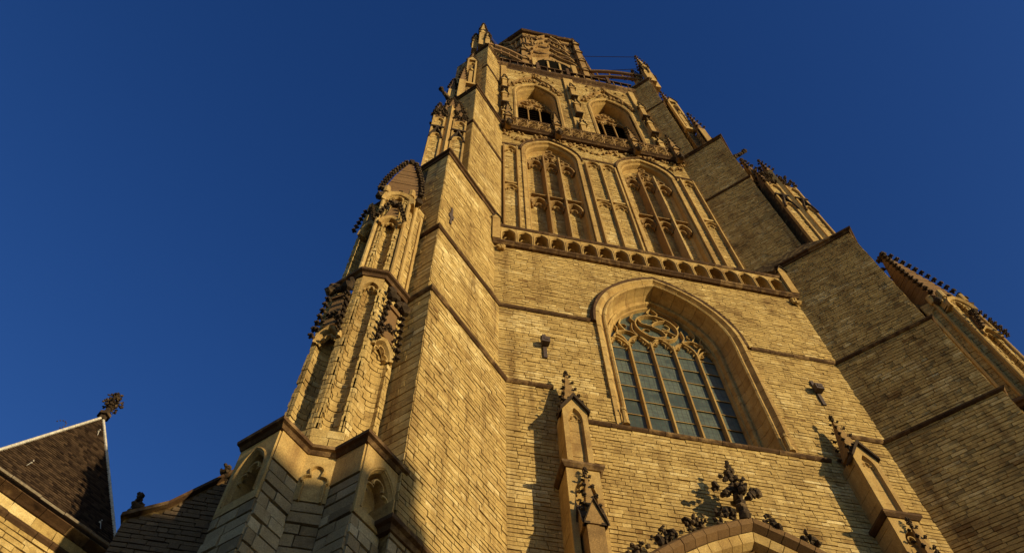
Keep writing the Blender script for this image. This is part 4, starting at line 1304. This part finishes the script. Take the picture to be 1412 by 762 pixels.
    b3.build('turret_core', M_MORTAR, TU); t3.build('panel_brickwork', M_BRICK, TU, kind='stuff')
    s3.build('upper_pinnacle', M_STONE, TU)
    sx.build('niche_moulding', M_STONE, TU); gb.build('canopy_gable', M_GABLE, TU)
    dk.build('crocket', M_CROCKET, TU); d3.build('crocket', M_CROCKET, TU)

# steel wires between the crowning pinnacles
m = MB()
def wire(a, b, r=.02):
    a, b = Vector(a), Vector(b)
    vs = []
    for t in (0, 1):
        p = a.lerp(b, t)
        vs += [(p.x, p.y-r, p.z), (p.x, p.y+r, p.z-r), (p.x, p.y+r, p.z+r)]
    m.add(vs, [(0, 1, 4, 3), (1, 2, 5, 4), (2, 0, 3, 5)])
wire((2.3, 2.7, 65.5), (5.6, .95, 60.6)); wire((2.3, 2.7, 60.5), (5.5, .95, 57.0)); wire((-5.5, .95, 58.6), (-3.2, 4, 66))
wire((4.9, 1.2, 57.2), (4.2, 1.4, 54.2), .03)
m.build('steel_wire', M_IRON, T)

for s in (-1, 1):
    for k, (za, zb, th) in enumerate(((60.8, 54.8, .17), (59.1, 53.7, .14))):
        m = MB(); n = 9; vs = []
        for i in range(n+1):
            t = i/n
            x = s*(2.3+2.95*t); y = 2.75-1.75*t; z = za+(zb-za)*t+.5*math.sin(math.pi*t)
            for dx, dz in ((-.1, -th), (.1, -th), (.1, th), (-.1, th)): vs.append((x+dx*.5, y+dx*.87*s, z+dz))
        fs = [(0, 1, 2, 3), tuple(range(4*n+3, 4*n-1, -1))]
        for i in range(n):
            for j in range(4): fs.append((4*i+j, 4*i+(j+1) % 4, 4*i+4+(j+1) % 4, 4*i+4+j))
        m.add(vs, fs)
        for i in (2, 4, 6):
            if k == 0:
                t = i/n; x = s*(2.3+2.95*t); y = 2.75-1.75*t; z = za+(zb-za)*t
                m.add([(x-.04, y-.04, z-1.4), (x+.04, y-.04, z-1.4), (x+.04, y-.04, z), (x-.04, y-.04, z), (x-.04, y+.04, z-1.4), (x+.04, y+.04, z-1.4), (x+.04, y+.04, z), (x-.04, y+.04, z)], BOXF)
        m.build('flying_arch', M_GABLE, T)
emit_bricks('brick', M_BRICK, T, 'brick', 'brickwork', 300)
emit_bricks('stone_block', M_ASHLAR, T, 'stone_block', 'ashlar_masonry', 290)

# ------------------------------------------------------------------ aisle wall between tower and chapel
AI = thing('aisle_wall', 'dark shaded gable wall with sloping coping between the tower and the slate roofed chapel', 'church wall')
AY = -1.2
frA = yplane(AY)
m = MB(); fpoly(m, frA, [(-10.08, 0), (-8.3, 0), (-8.3, 11.3), (-8.9, 10.85), (-9.61, 10.0), (-10.08, 9.7)], -.02, -.6)
m.build('wall_core', M_MORTAR, AI)
def cop(x): return 9.7 if x < -10.08 else (9.7+(x+10.1)*.6 if x < -9.61 else 10.0+(x+9.61)*1.2)
def aext(z):
    xs = -10.08
    while cop(xs)-.07 < z and xs < -8.3: xs += .02
    return [(xs, -8.3)] if xs < -8.4 else []
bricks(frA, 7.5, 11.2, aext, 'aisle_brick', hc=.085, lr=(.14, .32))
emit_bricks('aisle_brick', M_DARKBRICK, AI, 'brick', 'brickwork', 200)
m = MB()
cp = [(-10.12, 9.68), (-9.61, 10.0), (-8.9, 10.85), (-8.3, 11.6)]
for (a, b) in zip(cp, cp[1:]):
    fpoly(m, frA, [(a[0], a[1]), (b[0], b[1]), (b[0], b[1]+.07), (a[0], a[1]+.07)], -.65, .07)
m.build('coping', M_STRING, AI)
for (x, z) in ((-10.0, 9.85), (-9.07, 10.72)):
    m = MB()
    for i in range(9): leaf(m, (x+random.uniform(-.05, .05), AY-.02+random.uniform(-.05, .05), z+.03*i), random.uniform(.05, .075))
    m.build('finial', M_CROCKET, AI)

# ------------------------------------------------------------------ chapel with pyramid slate roof
CH = thing('chapel', 'small brick chapel with a pyramidal dark slate roof, white lead hips and a leafy finial', 'chapel')
# front wall runs along (1,1), normal (1,-1)
CO = (-13.99, 1.27); CL = 3.1
frH = Frame(CO, (.765, .644), (.644, -.765))
ZG = 12.74
m = MB()
sq = [frH(0, -.02, 0)[:2], frH(CL, -.02, 0)[:2], frH(CL, -CL, 0)[:2], frH(0, -CL, 0)[:2]]
prism(m, sq, 0, ZG-.2); m.build('wall_core', M_MORTAR, CH)
bricks(frH, 9.0, 12.19, lambda z: [(0, CL)], 'chapel_brick', hc=.115, lr=(.22, .42), proud=.018)
bricks(frH, 12.31, 12.55, lambda z: [(0, CL)], 'chapel_brick', hc=.24, lr=(.35, .6), proud=.03)
emit_bricks('chapel_brick', M_BRICK, CH, 'brick', 'brickwork', 250)
m = MB(); pth = [frH(CL, 0, 0)[:2], frH(0, 0, 0)[:2]]
band(m, pth, 12.23, [(-.02, -.06), (.03, -.06), (.08, .0), (.08, .05), (-.02, .1)])
m.build('string_course', M_STRING, CH)
m = MB(); band(m, pth, 12.59, [(-.02, -.05), (.05, -.04), (.1, .0), (.2, .06), (.2, .08), (-.02, .08)]); m.build('eaves_cornice', M_STRING, CH)
m = MB()
band(m, [frH(CL+.1, 0, 0)[:2], frH(-.1, 0, 0)[:2]], 12.72, [(.1, .0), (.26, .0), (.29, .03), (.26, .05), (.1, .04)])
m.build('gutter', plain_mat('gutter_zinc', (.3, .24, .17), .6), CH)
apex = Vector(frH(1.78, -1.5, 16.93))
rc = MB()
cs4 = [Vector(frH(0, .12, ZG)), Vector(frH(CL, .12, ZG)), Vector(frH(CL, -CL-.12, ZG)), Vector(frH(0, -CL-.12, ZG))]
rc.add([tuple(c) for c in cs4]+[tuple(apex)], [(0, 1, 4), (1, 2, 4), (2, 3, 4), (3, 0, 4), (3, 2, 1, 0)]); rc.build('roof_deck', M_SLATE, CH)
sl_ = MB(); nrow = 62
for (A, Bq, nr) in ((cs4[0], cs4[1], nrow), (cs4[1], cs4[2], nrow), (cs4[3], cs4[0], nrow)):
    out = (Bq-A).cross(Vector((0, 0, 1))).normalized()
    nn = (Bq-A).cross(apex-A).normalized()
    if nn.dot(out) < 0: nn = -nn
    for r in range(nr):
        t0, t1 = r/nr, min(1, (r+1.25)/nr)
        La, Lb = A.lerp(apex, t0), Bq.lerp(apex, t0)
        Ha, Hb = A.lerp(apex, t1), Bq.lerp(apex, t1)
        W_ = (Lb-La).length; n = max(1, int(W_/.1)); off = .5*(r % 2)
        for i in range(n+1):
            a0 = min(1, max(0, (i-off)/n)); a1 = min(1, max(0, (i+1-off)/n))
            if a1-a0 < .01: continue
            g_ = .003/max(W_, .05); th = random.uniform(.012, .024)
            p = [La.lerp(Lb, a0+g_)+nn*th, La.lerp(Lb, a1-g_)+nn*th*random.uniform(.8, 1.2), Ha.lerp(Hb, a1-g_)+nn*.004, Ha.lerp(Hb, a0+g_)+nn*.004]
            p += [La.lerp(Lb, a0+g_), La.lerp(Lb, a1-g_)]
            sl_.add([tuple(x) for x in p], [(0, 1, 2, 3), (0, 4, 5, 1), (0, 3, 4), (1, 5, 2)], random.random())
sl_.build('slate', M_SLATE, CH, kind='stuff')
hp = MB()
for c in (cs4[0], cs4[1]):
    N_ = 18
    for i in range(N_):
        a = c.lerp(apex, i/N_); b = c.lerp(apex, (i+.97)/N_)
        ax = (b-a).normalized(); s1 = ax.cross(Vector((0, 0, 1))).normalized(); s2_ = s1.cross(ax)
        vs = []
        for pnt in (a, b):
            for k in range(6):
                an = k*math.pi/3
                vs.append(tuple(pnt+s1*.03*math.cos(an)+s2_*(.025+.035*math.sin(an))))
        hp.add(vs, [(k, (k+1) % 6, 6+(k+1) % 6, 6+k) for k in range(6)]+[tuple(range(6)), tuple(range(11, 5, -1))])
hp.build('lead_hip', M_LEAD, CH)
m = MB()
prism(m, [(apex.x+.1*math.cos(k*math.pi/3), apex.y+.1*math.sin(k*math.pi/3)) for k in range(6)], apex.z-.05, apex.z+.4, None, [(apex.x+.06*math.cos(k*math.pi/3), apex.y+.06*math.sin(k*math.pi/3)) for k in range(6)])
prism(m, [(apex.x+.16*math.cos(k*math.pi/3), apex.y+.16*math.sin(k*math.pi/3)) for k in range(6)], apex.z+.07, apex.z+.15)
for zz, rr_, n in ((apex.z+.42, .15, 7), (apex.z+.56, .2, 8), (apex.z+.72, .18, 7), (apex.z+.86, .09, 5)):
    for i in range(n):
        a = 2*math.pi*i/n+zz*5
        leaf(m, (apex.x+rr_*math.cos(a), apex.y+rr_*math.sin(a), zz+random.uniform(-.04, .05)), random.uniform(.04, .065))
        leaf(m, (apex.x+rr_*.5*math.cos(a), apex.y+rr_*.5*math.sin(a), zz), .07)
m.build('finial', M_CROCKET, CH)
# roof hooks
def roof_pt(u, t):
    A, Bq = cs4[0].lerp(apex, t), cs4[1].lerp(apex, t); return A.lerp(Bq, u)
nnr = (cs4[1]-cs4[0]).cross(apex-cs4[0]).normalized()
if nnr.y > 0: nnr = -nnr
for (u, t) in ((.62, .83), (.2, .2), (.86, .13)):
    m = MB(); p = roof_pt(u, t)+nnr*.05
    lump(m, p, .022); lump(m, p+nnr*.05, .018)
    dv = (roof_pt(u, max(0, t-.05))-roof_pt(u, t))
    a = p+nnr*.02; b = a+dv
    m.add([tuple(a+Vector((.007, 0, 0))), tuple(a-Vector((.007, 0, 0))), tuple(b-Vector((.007, 0, 0))), tuple(b+Vector((.007, 0, 0)))], [(0, 1, 2, 3)])
    m.build('roof_hook', M_LEAD, CH)
m = MB(); p = cs4[0].lerp(apex, .62)
pr_ = None
for i in range(8):
    a = math.radians(-60+200*i/7); q = p+Vector((-.1+.12*math.cos(a)-.05, 0, .2+.13*math.sin(a)))
    lump(m, q, .018)
m.build('iron_hook', M_IRON, CH)

# ------------------------------------------------------------------ town house across the square (behind the viewer, throws the low shadow)
HX0, HX1, HY, HZ = 8.2, 19.7, -30.0, 14.58
HO = thing('town_house', 'plain plastered town house with flat cornice across the square, behind the viewer', 'house', (0, 0, 0))
m = MB(); fbox(m, Frame((0, HY), (1, 0), (0, 1)), HX0, HX1, -9, 0, 0, HZ); m.build('wall', M_PLASTER, HO)
frh = Frame((0, HY), (1, 0), (0, 1))
m = MB(); fbox(m, frh, HX0-.2, HX1+.0, -.02, .35, HZ-.4, HZ+.05); m.build('cornice', M_STONE, HO)
m = MB(); fbox(m, frh, HX0, HX1, -8.9, -.1, HZ, HZ+.04); m.build('roof', M_ROOFTILE, HO)
m = MB(); fbox(m, frh, HX1-.75, HX1-.02, -.6, -.12, HZ+.05, HZ+.85); fbox(m, frh, HX1-.8, HX1+.0, -.65, -.08, HZ+.85, HZ+.95); m.build('flank_shade_block', M_PLASTER, HO)  # unseen stack added to cast shade higher up the left buttress flank
m = MB(); fbox(m, frh, HX0, 16.5, -4, -.12, HZ+.05, HZ+.75); m.build('aisle_shade_block', M_PLASTER, HO)  # unseen raised block added to keep the aisle wall in shadow
for fl_ in range(4):
    for i in range(4):
        if fl_ == 0 and i == 1: continue
        x = HX0+1.4+i*2.85; z = .9+fl_*3.2
        f = MB()
        for (a, b, c, d) in ((x-.6, x+.6, z, z+.08), (x-.6, x+.6, z+1.82, z+1.9), (x-.6, x-.52, z+.081, z+1.819), (x+.52, x+.6, z+.081, z+1.819), (x-.03, x+.03, z+.081, z+1.819)):
            fbox(f, frh, a, b, .0, .08, c, d)
        o = f.build('window', M_LEAD, HO)
        g_ = MB(); fbox(g_, frh, x-.52, x+.52, .0, .03, z+.08, z+1.82); g_.build('pane', M_HOUSEGLASS, o)
m = MB(); x = HX0+4.25; fbox(m, frh, x-.55, x+.55, 0, .07, 0, 2.3); m.build('door', M_TIMBER, HO)
